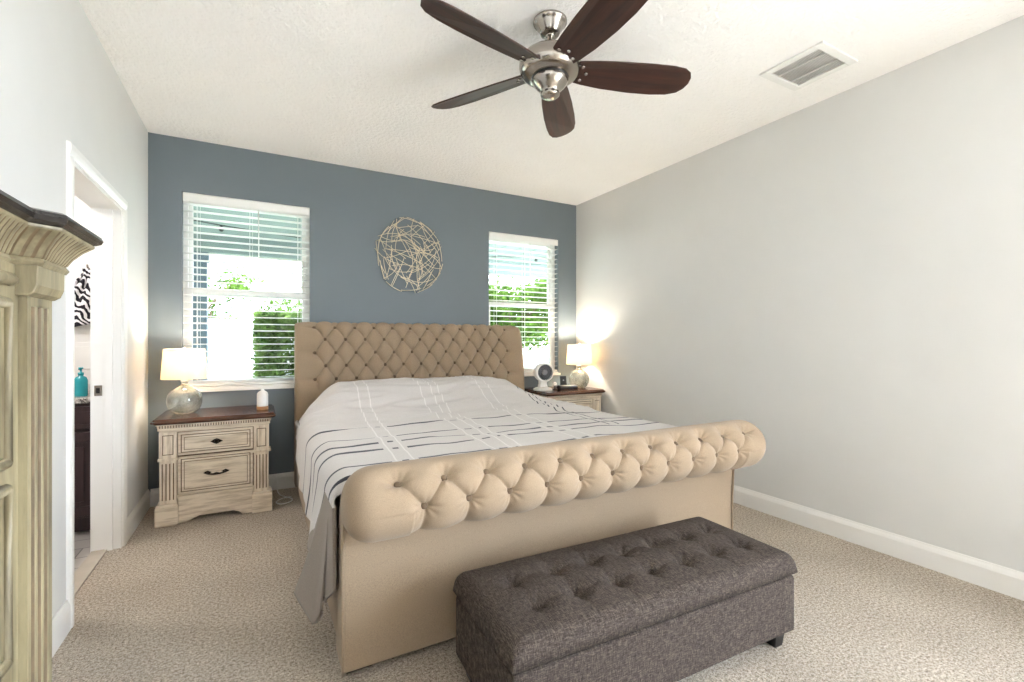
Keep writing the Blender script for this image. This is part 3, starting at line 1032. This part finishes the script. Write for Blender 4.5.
# ------------------------------------------------------------------ storage bench
bx0, bx1, by0, by1 = -0.628, 0.632, -0.242, 0.242
bench = thing('storage_bench', (1.2455, 1.337, 0), 'charcoal woven storage bench with tufted lid at the foot of the bed', 'bench', rz=math.radians(-1.94))
BO = Matrix.Identity(4)
B().box(bx0 + 0.006, bx1 - 0.006, by0 + 0.006, by1 - 0.006, 0.066, 0.285).move(BO).build('box_body', M['charcoal'], bench, 0.012, 3)
B().box(bx0 + 0.03, bx1 - 0.03, by0 + 0.03, by1 - 0.03, 0.284, 0.300).move(BO).build('lid_seam', M['blackwood'], bench)
TB = [(-0.473 + 0.160 * k, y) for k in range(7) for y in (-0.095, 0.062)]
NBX, NBY = 260, 110
def lidp(i, j):
    u = i / (NBX - 1); v = j / (NBY - 1)
    x = lerp(bx0, bx1, u); y = lerp(by0, by1, v)
    e = min(x - bx0, bx1 - x); e2 = min(y - by0, by1 - y)
    r = 0.04
    z = 0.372
    for q in (e, e2):
        if q < r: z -= r * (1 - math.sqrt(max(0.0, 1 - ((r - q) / r) ** 2)))
    z += 0.022 * sm(0, 0.17, e) * sm(0, 0.15, e2)
    for tx, ty in TB:
        d = math.hypot(x - tx, y - ty)
        if d < 0.14:
            z -= 0.040 * math.exp(-(d / 0.034) ** 1.3) + 0.003 * math.exp(-((d - 0.035) / 0.02) ** 2) * math.cos(7 * math.atan2(y - ty, x - tx))
    # shallow seams between buttons
    d = min(abs(x - tx) for tx, _ in TB)
    z -= 0.003 * math.exp(-(d / 0.008) ** 2) * sm(0, 0.05, e2)
    z -= 0.003 * math.exp(-((y + 0.095) / 0.008) ** 2) * (1 if abs(x) < 0.54 else 0)
    z -= 0.003 * math.exp(-((y - 0.062) / 0.008) ** 2) * (1 if abs(x) < 0.54 else 0)
    return (x, y, max(z, 0.302))
b = B(); vs = b.grid(lidp, NBX, NBY)
loop = [vs[i][0] for i in range(NBX)] + [vs[NBX - 1][j] for j in range(1, NBY)] + [vs[i][NBY - 1] for i in range(NBX - 2, -1, -1)] + [vs[0][j] for j in range(NBY - 2, 0, -1)]
low = [b.bm.verts.new((v_.co.x, v_.co.y, 0.297)) for v_ in loop]
for k in range(len(loop)):
    b.face([loop[k], loop[(k + 1) % len(loop)], low[(k + 1) % len(loop)], low[k]], True)
b.face(low)
lid = b.move(BO).build('lid', M['charcoal'], bench)
for tx, ty in TB:
    make_button('button', (tx, ty, 0.353), (0, 0, 1), 0.011, lid, M['charcoal'], BO)
for x in (bx0 + 0.06, bx1 - 0.06):
    for y in (by0 + 0.06, by1 - 0.06):
        b = B()
        a, c = 0.03, 0.022
        vt = b.verts([(x - a, y - a, 0.067), (x + a, y - a, 0.067), (x + a, y + a, 0.067), (x - a, y + a, 0.067)])
        vb = b.verts([(x - c, y - c, 0), (x + c, y - c, 0), (x + c, y + c, 0), (x - c, y + c, 0)])
        for k in range(4): b.face([vt[k], vt[(k + 1) % 4], vb[(k + 1) % 4], vb[k]])
        b.face(vt); b.face(vb)
        b.move(BO).build('leg', M['blackwood'], bench, 0.002)

# ------------------------------------------------------------------ nightstands
def raised(b, x0, x1, z0, z1, y, fr, d1, d2, mi_groove=1):
    """drawer face with a moulded frame and a sunk dark line around a raised field (front towards -y)"""
    b.box(x0, x1, y - d1, y, z0, z1)
    t_ = fr
    for (a, c, e, f) in ((x0, x1, z1 - t_, z1), (x0, x1, z0, z0 + t_), (x0, x0 + t_, z0 + t_, z1 - t_), (x1 - t_, x1, z0 + t_, z1 - t_)):
        b.box(a, c, y - d1 - d2, y - d1, e, f)
    g = 0.006
    b.box(x0 + t_, x1 - t_, y - d1 - 0.0012, y - d1 + 0.0005, z0 + t_, z1 - t_, mi=mi_groove)
    b.box(x0 + t_ + g, x1 - t_ - g, y - d1 - d2 * 0.7, y - d1, z0 + t_ + g, z1 - t_ - g)
    b.box(x0 + t_ * 2.1 + g - 0.004, x1 - t_ * 2.1 - g + 0.004, y - d1 - d2 * 0.76, y - d1, z0 + t_ * 2.1 + g - 0.004, z1 - t_ * 2.1 - g + 0.004, mi=mi_groove)
    b.box(x0 + t_ * 2.1 + g, x1 - t_ * 2.1 - g, y - d1 - d2 * 1.0, y - d1, z0 + t_ * 2.1 + g, z1 - t_ * 2.1 - g)

def nightstand(loc, label):
    t = thing('nightstand', loc, label, 'nightstand', 'cream nightstands')
    # local: x centred, y = 0 at the front of the posts, back at y = 0.48, z up
    CM = [M['cream'], M['glaze_shade']]; CV = [M['creamv'], M['glaze_shade']]
    b = B(); b.box(-0.30, 0.30, 0.03, 0.47, 0.03, 0.62)
    b.box(-0.2215, 0.2215, 0.0285, 0.031, 0.186, 0.608, mi=1)  # dark plate painted as the shaded gap around the drawers
    b.build('carcass', CM, t, 0.002)
    # top with stepped edge
    b = B()
    rings = [(0.0, 0.664), (0.012, 0.668), (0.018, 0.676), (0.018, 0.684), (0.010, 0.690), (0.004, 0.697), (0.0, 0.70)]
    prev = None
    for e, z in rings:
        x0, x1, y0, y1 = -0.342 - e, 0.342 + e, -0.02 - e, 0.485
        poly = [(x0 + 0.02, y0), (x1 - 0.02, y0), (x1, y0 + 0.02), (x1, y1), (x0, y1), (x0, y0 + 0.02)]
        ring = b.verts([(p, q, z) for p, q in poly])
        if prev:
            for k in range(6): b.face([prev[k], prev[(k + 1) % 6], ring[(k + 1) % 6], ring[k]])
        else: b.face(list(reversed(ring)))
        prev = ring
    b.face(prev)
    b.build('table_top', M['topwood'], t)
    # cornice with dentils
    b = B(); b.box(-0.325, 0.325, 0.0, 0.47, 0.622, 0.637); b.box(-0.318, 0.318, 0.012, 0.46, 0.608, 0.622); b.box(-0.333, 0.333, -0.008, 0.475, 0.656, 0.664)
    b.box(-0.322, 0.322, 0.006, 0.465, 0.637, 0.656, mi=1)  # dark strip paints the shade between the dentils
    k = -0.325
    while k < 0.32:
        b.box(k, k + 0.009, -0.004, 0.008, 0.639, 0.655); k += 0.0148
    for sx in (-1, 1):
        q = 0.02
        while q < 0.46:
            b.box(sx * 0.326 - 0.005, sx * 0.326 + 0.005, q, q + 0.009, 0.639, 0.655); q += 0.0148
    b.build('cornice', CM, t, 0.0015, 1)
    # corner posts
    for sx in (-1, 1):
        xa, xb = sorted((sx * 0.222, sx * 0.318))
        b = B()
        b.box(xa, xb, 0.006, 0.09, 0.44, 0.61); b.box(xa + 0.003, xb - 0.003, 0.008, 0.09, 0.14, 0.425)
        b.box(xa - 0.006, xb + 0.012, -0.006, 0.095, 0.425, 0.44)
        # upper sunk panel
        b.box(xa + 0.018, xb - 0.018, 0.0045, 0.007, 0.462, 0.592, mi=1)
        b.box(xa + 0.023, xb - 0.023, 0.002, 0.007, 0.467, 0.587)
        # lower flutes as flat strips of the dark recess colour
        for q in range(4):
            xx = xa + 0.018 + q * (xb - xa - 0.036) / 3
            b.box(xx - 0.0032, xx + 0.0032, 0.0066, 0.009, 0.165, 0.405, mi=1)
        b.build('corner_post', CV, t, 0.003, 1)
        xa, xb = sorted((sx * 0.212, sx * 0.338))
        b = B(); b.box(xa, xb, -0.014, 0.11, 0, 0.125); b.prism([(xa, 0.125), (xb, 0.125), (xb - 0.008, 0.142), (xa + 0.008, 0.142)], 1, -0.008, 0.105)
        b.build('foot_block', M['cream'], t, 0.003, 1)
        b = B(); b.box(min(sx * 0.30, sx * 0.322), max(sx * 0.30, sx * 0.322), 0.36, 0.47, 0, 0.61)
        b.build('rear_post', M['creamv'], t, 0.003, 1)
        b = B(); b.box(min(sx * 0.298, sx * 0.306), max(sx * 0.298, sx * 0.306), 0.09, 0.36, 0.06, 0.6)
        b.build('side_panel', M['creamv'], t)
    # drawers
    b = B(); raised(b, -0.216, 0.216, 0.452, 0.602, 0.032, 0.014, 0.012, 0.007)
    d1 = b.build('drawer', CM, t, 0.002, 1)
    b = B(); raised(b, -0.216, 0.216, 0.190, 0.440, 0.032, 0.014, 0.012, 0.007)
    d2 = b.build('drawer', CM, t, 0.002, 1)
    # diamond backplate with knob, and a bail pull
    yk = 0.011
    b = B(); b.prism([(-0.036, 0.527), (-0.014, 0.540), (0, 0.546), (0.014, 0.540), (0.036, 0.527), (0.014, 0.514), (0, 0.508), (-0.014, 0.514)], 1, yk - 0.005, yk + 0.001)
    b.sphere((0, yk - 0.016, 0.527), 0.013, 14, 8)
    b.build('knob', M['bronze'], d1)
    b = B()
    for sx in (-1, 1):
        c = sx * 0.052
        b.prism([(c - 0.024, 0.318), (c, 0.331), (c + 0.024, 0.318), (c, 0.305)], 1, yk - 0.004, yk + 0.001)
        b.sphere((c, yk - 0.009, 0.318), 0.008, 10, 6)
    b.tube([(-0.052, yk - 0.012, 0.318), (-0.045, yk - 0.026, 0.314), (-0.02, yk - 0.028, 0.310), (0, yk - 0.028, 0.313), (0.02, yk - 0.028, 0.310), (0.045, yk - 0.026, 0.314), (0.052, yk - 0.012, 0.318)], [0.006, 0.005, 0.006, 0.009, 0.006, 0.005, 0.006], 8)
    b.build('pull_handle', M['bronze'], d2)
    # apron with a shaped arch
    pts = [(-0.214, 0.182), (0.214, 0.182), (0.214, 0.004)]
    arch = [(0.15, 0.004), (0.142, 0.018), (0.128, 0.026), (0.112, 0.03), (0.098, 0.042), (0.08, 0.056), (0.04, 0.066), (0, 0.069)]
    pts += arch + [(-x, z) for x, z in reversed(arch[:-1])] + [(-0.214, 0.004)]
    b = B(); b.prism(pts, 1, 0.004, 0.03); b.box(-0.216, 0.216, -0.002, 0.03, 0.165, 0.184)
    b.build('apron', M['cream'], t, 0.003, 1)
    return t
ns1 = nightstand((-0.248, 3.752, 0), 'distressed cream two-drawer nightstand under the left window, white diffuser on it')
ns2 = copy_tree(ns1)
ns2.location = (2.768, 3.752, 0); ns2.scale = (1, 1, 1.025)
ns2['label'] = 'distressed cream nightstand half hidden behind the bed, small fan and clock on it'

# ------------------------------------------------------------------ lamps
def lamp(loc, label):
    t = thing('table_lamp', loc, label, 'lamp', 'glass table lamps')
    pr = [(0.055, 0.0), (0.062, 0.004), (0.085, 0.022), (0.101, 0.05), (0.108, 0.085), (0.105, 0.118), (0.092, 0.15), (0.068, 0.174), (0.040, 0.19), (0.024, 0.2), (0.02, 0.212), (0.021, 0.226)]
    B().lathe([(r, h) for r, h in smooth_path(pr, 2)], n=40).build('glass_base', M['lampglass'], t)
    B().lathe([(0.023, 0.224), (0.023, 0.24), (0.012, 0.243), (0.012, 0.27), (0.016, 0.272), (0.016, 0.30), (0.006, 0.302)], n=20).build('lamp_neck', M['white'], t)
    b = B()
    n = 48
    prof_ = [(0.138, 0.245), (0.1375, 0.248), (0.122, 0.452), (0.1215, 0.455), (0.1195, 0.455), (0.12, 0.452), (0.1355, 0.248), (0.136, 0.245)]
    b.lathe(prof_ + [prof_[0]], n=n, caps=False)
    bmesh.ops.remove_doubles(b.bm, verts=b.bm.verts, dist=1e-6)
    b.build('lamp_shade', M['shade'], t)
    b = B()
    b.lathe([(0.121, 0.440), (0.121, 0.443), (0.118, 0.443), (0.118, 0.440), (0.121, 0.440)], n=32, caps=False)
    for k in range(3):
        a = k * 2 * PI / 3
        b.tube([(0, 0, 0.441), (0.12 * math.cos(a), 0.12 * math.sin(a), 0.441)], 0.0018, 5)
    b.tube([(0.0, 0.0, 0.30), (0.0, 0.0, 0.462)], 0.003, 6); b.sphere((0, 0, 0.468), 0.008, 8, 6)
    b.build('harp', M['nickel'], t)
    B().sphere((0, 0, 0.335), 0.03, 14, 10).build('bulb', M['bulb'], t)
    return t
lamp((-0.455, 4.0, 0.70), 'glowing table lamp with smoky round glass base by the left wall')
lamp((2.985, 3.99, 0.7175), 'glowing table lamp with clear round glass base beside the right wall')
for x, y, en in ((-0.455, 4.0, 4.5), (2.985, 3.99, 10.0)):
    d = bpy.data.lights.new('lamp_bulb_light', 'POINT'); d.energy = en; d.color = (1.0, 0.90, 0.74); d.shadow_soft_size = 0.035
    o = bpy.data.objects.new('lamp_bulb_light', d); COL.objects.link(o); o.location = (x, y, (0.70 if x < 0 else 0.7175) + 0.385)

# diffuser on the left nightstand
t = thing('aroma_diffuser', (0.03, 3.93, 0.70), 'small white bottle-shaped diffuser with wood base on the left nightstand', 'diffuser')
B().lathe([(0.037, 0), (0.039, 0.003), (0.039, 0.024), (0.037, 0.027)], n=28).build('wood_base', M['walnutbase'], t)
B().lathe([(0.036, 0.026), (0.0375, 0.03), (0.0375, 0.115), (0.034, 0.126), (0.022, 0.137), (0.012, 0.143), (0.011, 0.152), (0.006, 0.153)], n=28).build('body', M['white'], t)

# desk fan on the right nightstand
t = thing('desk_fan', (2.505, 3.95, 0.7175), 'small white round desk fan with grey grille on the right nightstand', 'desk fan', rz=math.radians(-8))
t.scale = (1.1, 1.1, 1.08)
B().lathe([(0.083, 0), (0.086, 0.004), (0.086, 0.014), (0.07, 0.024), (0.045, 0.03)], n=36).build('base', M['white'], t)
b = B(); b.prism([(-0.045, 0.025), (0.045, 0.025), (0.034, 0.06), (0.036, 0.10), (-0.036, 0.10), (-0.034, 0.06)], 1, -0.022, 0.03)
b.build('neck', M['white'], t, 0.01, 3)
HC = (0, 0, 0.168)
hd = B().lathe([(0.072, -0.055), (0.082, -0.056), (0.089, -0.045), (0.09, -0.01), (0.082, 0.03), (0.05, 0.055), (0.02, 0.06)], HC, 40, axis=1, caps=False).build('fan_housing', M['white'], t)
b = B()
for k in range(1, 7):
    r = 0.012 + k * 0.0095
    b.tube([(HC[0] + r * math.cos(a * PI / 16), -0.052, HC[2] + r * math.sin(a * PI / 16)) for a in range(33)], 0.0013, 5)
for k in range(24):
    a = k * PI / 12
    b.tube([(0.014 * math.cos(a), -0.053, HC[2] + 0.014 * math.sin(a)), (0.074 * math.cos(a + 0.5), -0.052, HC[2] + 0.074 * math.sin(a + 0.5))], 0.0013, 4)
b.build('grille', plain('grey_grille', (120, 122, 126), 0.4), t)
b = B(); b.lathe([(0.022, -0.056), (0.024, -0.05), (0.024, -0.03)], HC, 20, axis=1)
b.build('hub', plain('grey_hub', (150, 152, 156), 0.4), t)
b = B(); b.lathe([(0.078, -0.012), (0.078, -0.008)], HC, 30, axis=1)
for k in range(5):
    a0 = k * 2 * PI / 5
    def bl_(i, j, a0=a0):
        r = 0.02 + 0.05 * i / 6; a = a0 + 0.9 * j / 5 + 0.4 * i / 6
        return (r * math.cos(a), -0.034 + 0.018 * j / 5, HC[2] + r * math.sin(a))
    b.grid(bl_, 7, 6)
b.build('blades', plain('dark_fan_blades', (58, 60, 66), 0.35), t)

# clock with phone charging on it
t = thing('alarm_clock', (2.78, 3.90, 0.7175), 'low black alarm clock dock between the desk fan and lamp', 'clock', rz=math.radians(-10))
b = B(); b.prism([(-0.045, 0), (0.045, 0), (0.045, 0.03), (0.02, 0.045), (-0.035, 0.04), (-0.045, 0.02)], 0, -0.11, 0.09)
b.build('dock_body', M['black'], t, 0.006, 3)
B().prism([(-0.046, 0.012), (-0.0445, 0.012), (-0.038, 0.036), (-0.0395, 0.036)], 0, -0.01, 0.075).build('display', plain('dim_blue_display', (58, 66, 84), 0.2), t)
t = thing('smartphone', (2.74, 3.925, 0.7585), 'black smartphone standing upright on the alarm clock dock', 'phone', rz=math.radians(-10))
b = B(); b.box(-0.036, 0.036, -0.004, 0.004, 0, 0.095); b.move(Matrix.Rotation(math.radians(-10), 4, 'X'))
b.build('phone_body', M['black'], t, 0.003, 2)
b = B().lathe([(0.008, -0.006), (0.008, -0.003)], (0, 0, 0.05), 16, axis=1); b.move(Matrix.Rotation(math.radians(-10), 4, 'X'))
b.build('round_mark', plain('grey_mark', (150, 150, 154), 0.4), t)
t = thing('phone_charger', (2.645, 3.94, 0.7175), 'tiny black and white charging stand beside the desk fan', 'charger')
b = B().lathe([(0.028, 0), (0.028, 0.006), (0.01, 0.009), (0.007, 0.045)], n=20); b.build('stand', M['black'], t)
b = B(); b.lathe([(0.018, -0.006), (0.02, 0.0), (0.018, 0.006)], (0, 0, 0.058), 20, axis=1); b.build('disc', M['white'], t)

# power cord on the carpet beside the left nightstand
pts = [(0.13, 4.22, 0.12), (0.135, 4.17, 0.03), (0.15, 4.08, 0.006), (0.2, 3.98, 0.006), (0.23, 3.92, 0.006), (0.21, 3.86, 0.006), (0.15, 3.84, 0.006), (0.12, 3.9, 0.006), (0.17, 3.97, 0.008), (0.235, 3.98, 0.006)]
sp = []
for k in range(len(pts) - 1):
    p0, p1, p2, p3 = [Vector(pts[min(max(k + d, 0), len(pts) - 1)]) for d in (-1, 0, 1, 2)]
    for q in range(6):
        s_ = q / 6
        sp.append(0.5 * ((2 * p1) + (p2 - p0) * s_ + (2 * p0 - 5 * p1 + 4 * p2 - p3) * s_ ** 2 + (3 * p1 - p0 - 3 * p2 + p3) * s_ ** 3))
tag(B().tube(sp, 0.004, 6).build('power_cord', M['white']), 'white power cord coiled on carpet between left nightstand and bed', 'cord')

# ------------------------------------------------------------------ wall art of gold rods
AC = (1.235, YB, 2.003); ARX, ARZ = 0.322, 0.352
b = B()
r2 = random.Random(21)
def dome(x, z):
    q = min(1.0, (x / ARX) ** 2 + (z / ARZ) ** 2)
    return -0.018 - 0.055 * math.sqrt(1 - q * 0.98)
def rod(p, q, bend, layer=0.0, rr=0.0032):
    pts = []
    dx, dz = q[0] - p[0], q[1] - p[1]
    for k in range(13):
        s_ = k / 12
        o_ = bend * 4 * s_ * (1 - s_)
        x = lerp(p[0], q[0], s_) - dz * o_; z = lerp(p[1], q[1], s_) + dx * o_
        f = math.hypot(x / ARX, z / ARZ)
        if f > 1.0: x /= f; z /= f
        pts.append((AC[0] + x, AC[1] + dome(x, z) + layer, AC[2] + z))
    b.tube(pts, rr, 6)
for k in range(13):
    a = k * 2 * PI / 13 + r2.uniform(-0.16, 0.16); L = r2.uniform(0.45, 0.75)
    f0, f1 = r2.uniform(0.88, 1.0), r2.uniform(0.9, 1.0)
    p = (ARX * f0 * math.cos(a), ARZ * f0 * math.sin(a)); q = (ARX * f1 * math.cos(a + L), ARZ * f1 * math.sin(a + L))
    rod(p, q, -0.11 * L * r2.uniform(0.3, 1.3), 0.002 * (k % 3))
NR = 74
for k in range(NR):
    f = math.sqrt((k + 0.5) / NR) * 0.86; a = k * 2.39996 + r2.uniform(-0.2, 0.2)
    c = (ARX * f * math.cos(a), ARZ * f * math.sin(a))
    d = r2.uniform(0, PI); L = r2.uniform(0.09, 0.165)
    ends = []
    for sg in (-1, 1):
        x, z = c[0] + sg * L * math.cos(d), c[1] + sg * L * math.sin(d)
        g = math.hypot(x / ARX, z / ARZ)
        ends.append((x / g, z / g) if g > 1 else (x, z))
    rod(ends[0], ends[1], r2.uniform(-0.15, 0.15), r2.uniform(-0.008, 0.008), 0.0026)
b.move(Matrix.Translation((-AC[0], -AC[1], -AC[2])))
t = thing('wall_art', AC, 'round gold wire sculpture of crossed curved rods on the blue-grey wall', 'wall art')
b.build('rods', M['gold'], t)
b = B()
for x, z in ((-0.15, 0.12), (0.15, 0.1), (0, -0.18)):
    b.tube([(x, -0.001, z), (x, dome(x, z) + 0.003, z)], 0.004, 8)
b.build('wall_mount', M['gold'], t)

# ------------------------------------------------------------------ ceiling fan
FC = (1.219, 1.858)
fan = thing('ceiling_fan', (FC[0], FC[1], H), 'brushed nickel ceiling fan with five dark brown wooden blades', 'ceiling fan')
zz = lambda z: (1.21 + (z - 1.21) * 1.035) - H
B().lathe([(0.074, -0.001), (0.080, -0.006), (0.080, -0.016), (0.071, -0.022), (0.068, -0.030), (0.048, -0.060), (0.043, -0.071), (0.02, -0.074)], n=40).build('canopy', M['nickel'], fan)
B().lathe([(0.024, -0.072), (0.022, -0.082), (0.0135, -0.084), (0.0135, zz(2.545))], n=20).build('downrod', M['nickel'], fan)
body = [(0.018, 2.550), (0.030, 2.549), (0.060, 2.545), (0.098, 2.533), (0.128, 2.515), (0.144, 2.494), (0.148, 2.472), (0.145, 2.449), (0.132, 2.429), (0.108, 2.418), (0.090, 2.415)]
B().lathe([(r, zz(z)) for r, z in smooth_path(body, 2)], n=48).build('motor_housing', M['nickel'], fan)
B().lathe([(0.088, zz(2.419)), (0.088, zz(2.409)), (0.05, zz(2.409))], n=36).build('shadow_ring', M['black'], fan)
cone = [(0.086, 2.386), (0.087, 2.380), (0.083, 2.366), (0.066, 2.345), (0.052, 2.330), (0.045, 2.322), (0.044, 2.316), (0.046, 2.312), (0.044, 2.304), (0.030, 2.294), (0.012, 2.291), (0.001, 2.291)]
B().lathe([(r, zz(2.411 + (z - 2.386) * 0.93)) for r, z in cone], n=40).build('light_cap', M['nickel'], fan)
def blade_mesh():
    b = B()
    out = []
    # outline in local x (radial) / y; root with notch, rounded skewed tip
    up = [(0.115, 0.055), (0.16, 0.064), (0.26, 0.076), (0.40, 0.084), (0.52, 0.084), (0.60, 0.078), (0.650, 0.064), (0.678, 0.040), (0.690, 0.012)]
    lo = [(0.688, -0.020), (0.672, -0.048), (0.640, -0.068), (0.58, -0.078), (0.48, -0.080), (0.34, -0.076), (0.22, -0.068), (0.15, -0.060), (0.115, -0.055), (0.128, -0.02), (0.128, 0.02)]
    poly = up + lo
    n = len(poly)
    bow = lambda y: 0.10 * (y ** 2) / 0.08
    t_ = 0.004
    for (x, y) in poly: out.append((x, y))
    vt = b.verts([(x, y, t_ - bow(y)) for x, y in out]); vb = b.verts([(x, y, -t_ - bow(y)) for x, y in out])
    for k in range(n): b.face([vt[k], vt[(k + 1) % n], vb[(k + 1) % n], vb[k]])
    b.face(vt); b.face(list(reversed(vb)))
    return b
BZ = 2.458
proto = None
for k in range(5):
    az = math.radians(-22 + 72 * k)
    if proto is None:
        bl_ = blade_mesh().build('blade', M['cherry'], fan, 0.0025, 2)
        proto = (bl_, [])
        for q, (x, y) in enumerate(((0.150, 0.035), (0.172, 0.0), (0.150, -0.035))):
            s_ = B().lathe([(0.0065, -0.0135), (0.0085, -0.011), (0.0085, -0.004)], (x, y, -0.1 * y * y / 0.08), 12).build('screw', M['nickel'], bl_)
            proto[1].append(s_)
        ar = B().box(0.10, 0.185, -0.03, 0.03, 0.003, 0.010).build('blade_arm', M['nickel'], bl_, 0.003)
        cur = bl_
    else:
        cur = copy_tree(proto[0], fan)
    # pitched so the clockwise edge sits higher
    cur.rotation_euler = (math.radians(-17), math.radians(1.0), az)
    cur.scale = (1.01, 1.06, 1.0)
    cur.location = (0, 0, zz(BZ))

# ------------------------------------------------------------------ tall chest at the left edge of the view
chest = thing('tall_chest', (XL + 0.006, 0.25, 0), 'tall antique cream chest with dark top against the left wall', 'chest')
CO = Matrix.Translation((-(XL + 0.006), -0.25, 0))
xw = XL + 0.006
CA = [M['antique'], M['umber']]
def cb(b, name, mat, parent=chest, bevel=0.0):
    return b.move(CO).build(name, mat, parent, bevel)
cb(B().box(xw, -0.247, -0.30, 0.83, 0.1, 1.30), 'carcass', M['antique'], bevel=0.003)
cb(B().box(xw, -0.235, -0.33, 0.84, 0.0, 0.14), 'plinth', M['antique'], bevel=0.006)
def plan(e, flute=0.0):
    """plan outline of the crown (front faces +x) grown by e, with scallops of depth flute"""
    pts = [(xw, -0.36 - e)]
    def run(p, q, n, per):
        d = Vector((q[0] - p[0], q[1] - p[1])); L = d.length; d.normalize(); nn = Vector((d.y, -d.x))
        m_ = n
        for k in range(m_):
            s_ = k / (m_ - 1)
            w = flute * (1 - abs(math.sin(PI * s_ * per)) ** 0.7)
            pts.append((p[0] + (q[0] - p[0]) * s_ - nn.x * w, p[1] + (q[1] - p[1]) * s_ - nn.y * w))
    xm, xp = -0.262 + e, -0.239 + e
    run((xm, -0.36 - e), (xm, 0.757 - e), 900, 112)
    run((xm, 0.757 - e), (xp, 0.775 - e), 24, 3)
    run((xp, 0.775 - e), (xp, 0.832 + e), 100, 10)
    pts.append((xw, 0.832 + e))
    return pts
def crease(e, k):
    """the glaze line painting antiquing and shade into the bottom of each crown groove"""
    k -= 1
    for n, N in ((900, 112), (24, 3), (100, 10)):
        if k < n:
            ph = (k + 0.5) / (n - 1) * N
            return abs(ph - round(ph)) < 0.17
        k -= n
    return False
def loft(levels, name, mat, parent=chest):
    b = B(); prev = None
    for e, z, fl in levels:
        pts = plan(e, max(fl, 1e-7))
        # resample to a common count
        ring = b.verts([(p[0], p[1], z) for p in pts])
        if prev:
            for k in range(len(ring)):
                k2 = (k + 1) % len(ring)
                g = fl > 0.001 and k < len(ring) - 2 and crease(e, k)
                b.face([prev[k], prev[k2], ring[k2], ring[k]], False, 1 if g else 0)
        else: b.face(ring)
        prev = ring
    b.face(prev)
    return cb(b, name, mat)
loft([(0.004, 1.297, 0), (0.011, 1.299, 0), (0.014, 1.304, 0), (0.011, 1.309, 0), (0.013, 1.3105, 0.0015), (0.018, 1.320, 0.0018), (0.026, 1.331, 0.0018), (0.034, 1.339, 0.0015), (0.035, 1.341, 0), (0.035, 1.344, 0)], 'fluted_crown', CA)
# dark top slab
b = B(); prev = None
for e, z in ((0.028, 1.343), (0.036, 1.345), (0.041, 1.348), (0.043, 1.353), (0.041, 1.358), (0.036, 1.361)):
    xm, xp = -0.262 + e, -0.239 + e
    P = [(xw, -0.36 - e), (xm, -0.36 - e), (xm, 0.757 - e), (xp, 0.775 - e), (xp, 0.832 + e), (xw, 0.832 + e)]
    ring = b.verts([(p[0], p[1], z) for p in P])
    if prev:
        for k in range(6): b.face([prev[k], prev[(k + 1) % 6], ring[(k + 1) % 6], ring[k]])
    else: b.face(ring)
    prev = ring
b.face(prev)
cb(b, 'chest_top', M['chesttop'])
# fluted corner posts at both ends
for y0, y1 in ((0.757, 0.832), (-0.36, -0.285)):
    xf = -0.239
    poly = [(-0.30, y0), (xf, y0)]
    for k in range(3):
        c = lerp(y0, y1, 0.24 + 0.26 * k)
        for q in range(9):
            a = PI * q / 8
            poly.append((xf - 0.004 * math.sin(a), c - 0.0075 * math.cos(a)))
    poly += [(xf, y1), (-0.30, y1)]
    b = B(); b.prism(poly, 2, 0.14, 1.252); b.box(-0.30, xf, y0, y1, 1.252, 1.27)
    b.bm.faces.ensure_lookup_table()
    for f_ in b.bm.faces:
        cc = f_.calc_center_median()
        if abs(f_.normal.z) < 0.5 and cc.x < xf - 0.0008 and cc.x > xf - 0.0078 and y0 + 0.004 < cc.y < y1 - 0.004 and cc.z < 1.25: f_.material_index = 1
    post = cb(b, 'fluted_post', CA)
    b = B(); b.prism([(-0.30, 1.263), (xf + 0.002, 1.263), (xf + 0.008, 1.267), (xf + 0.0115, 1.276), (xf + 0.012, 1.299), (-0.30, 1.299)], 1, y0 - 0.008, y1 + 0.003)
    cb(b, 'post_block', M['antique'], bevel=0.0015)
# drawer fronts with beaded frames
zs = [(0.16, 0.40), (0.42, 0.62), (0.64, 0.84), (0.86, 1.055), (1.075, 1.255)]
cb(B().tube([(-0.243, -0.28, 1.279), (-0.243, 0.725, 1.279), (-0.246, 0.733, 1.279)], 0.007, 10), 'rail_bead', M['antique'])
for z0, z1 in zs:
    b = B(); xf = -0.248
    b.box(xf - 0.002, xf + 0.010, -0.265, 0.700, z0, z1)
    b.box(xf + 0.010, xf + 0.0108, -0.25, 0.685, z0 + 0.016, z1 - 0.016, mi=1)
    b.box(xf + 0.010, xf + 0.016, -0.235, 0.670, z0 + 0.03, z1 - 0.03)
    pts = [(xf + 0.011, y, z) for y, z in ((-0.262, z0 + 0.004), (0.697, z0 + 0.004), (0.697, z1 - 0.004), (-0.262, z1 - 0.004), (-0.262, z0 + 0.004))]
    b.tube(pts, 0.006, 8)
    d = cb(b, 'drawer', CA)
    b = B()
    for y in (0.0, 0.45):
        b.tube([(xf + 0.016, y - 0.04, (z0 + z1) / 2), (xf + 0.034, y - 0.035, (z0 + z1) / 2), (xf + 0.034, y + 0.035, (z0 + z1) / 2), (xf + 0.016, y + 0.04, (z0 + z1) / 2)], 0.005, 8)
    cb(b, 'pull_handle', M['bronze'], d)
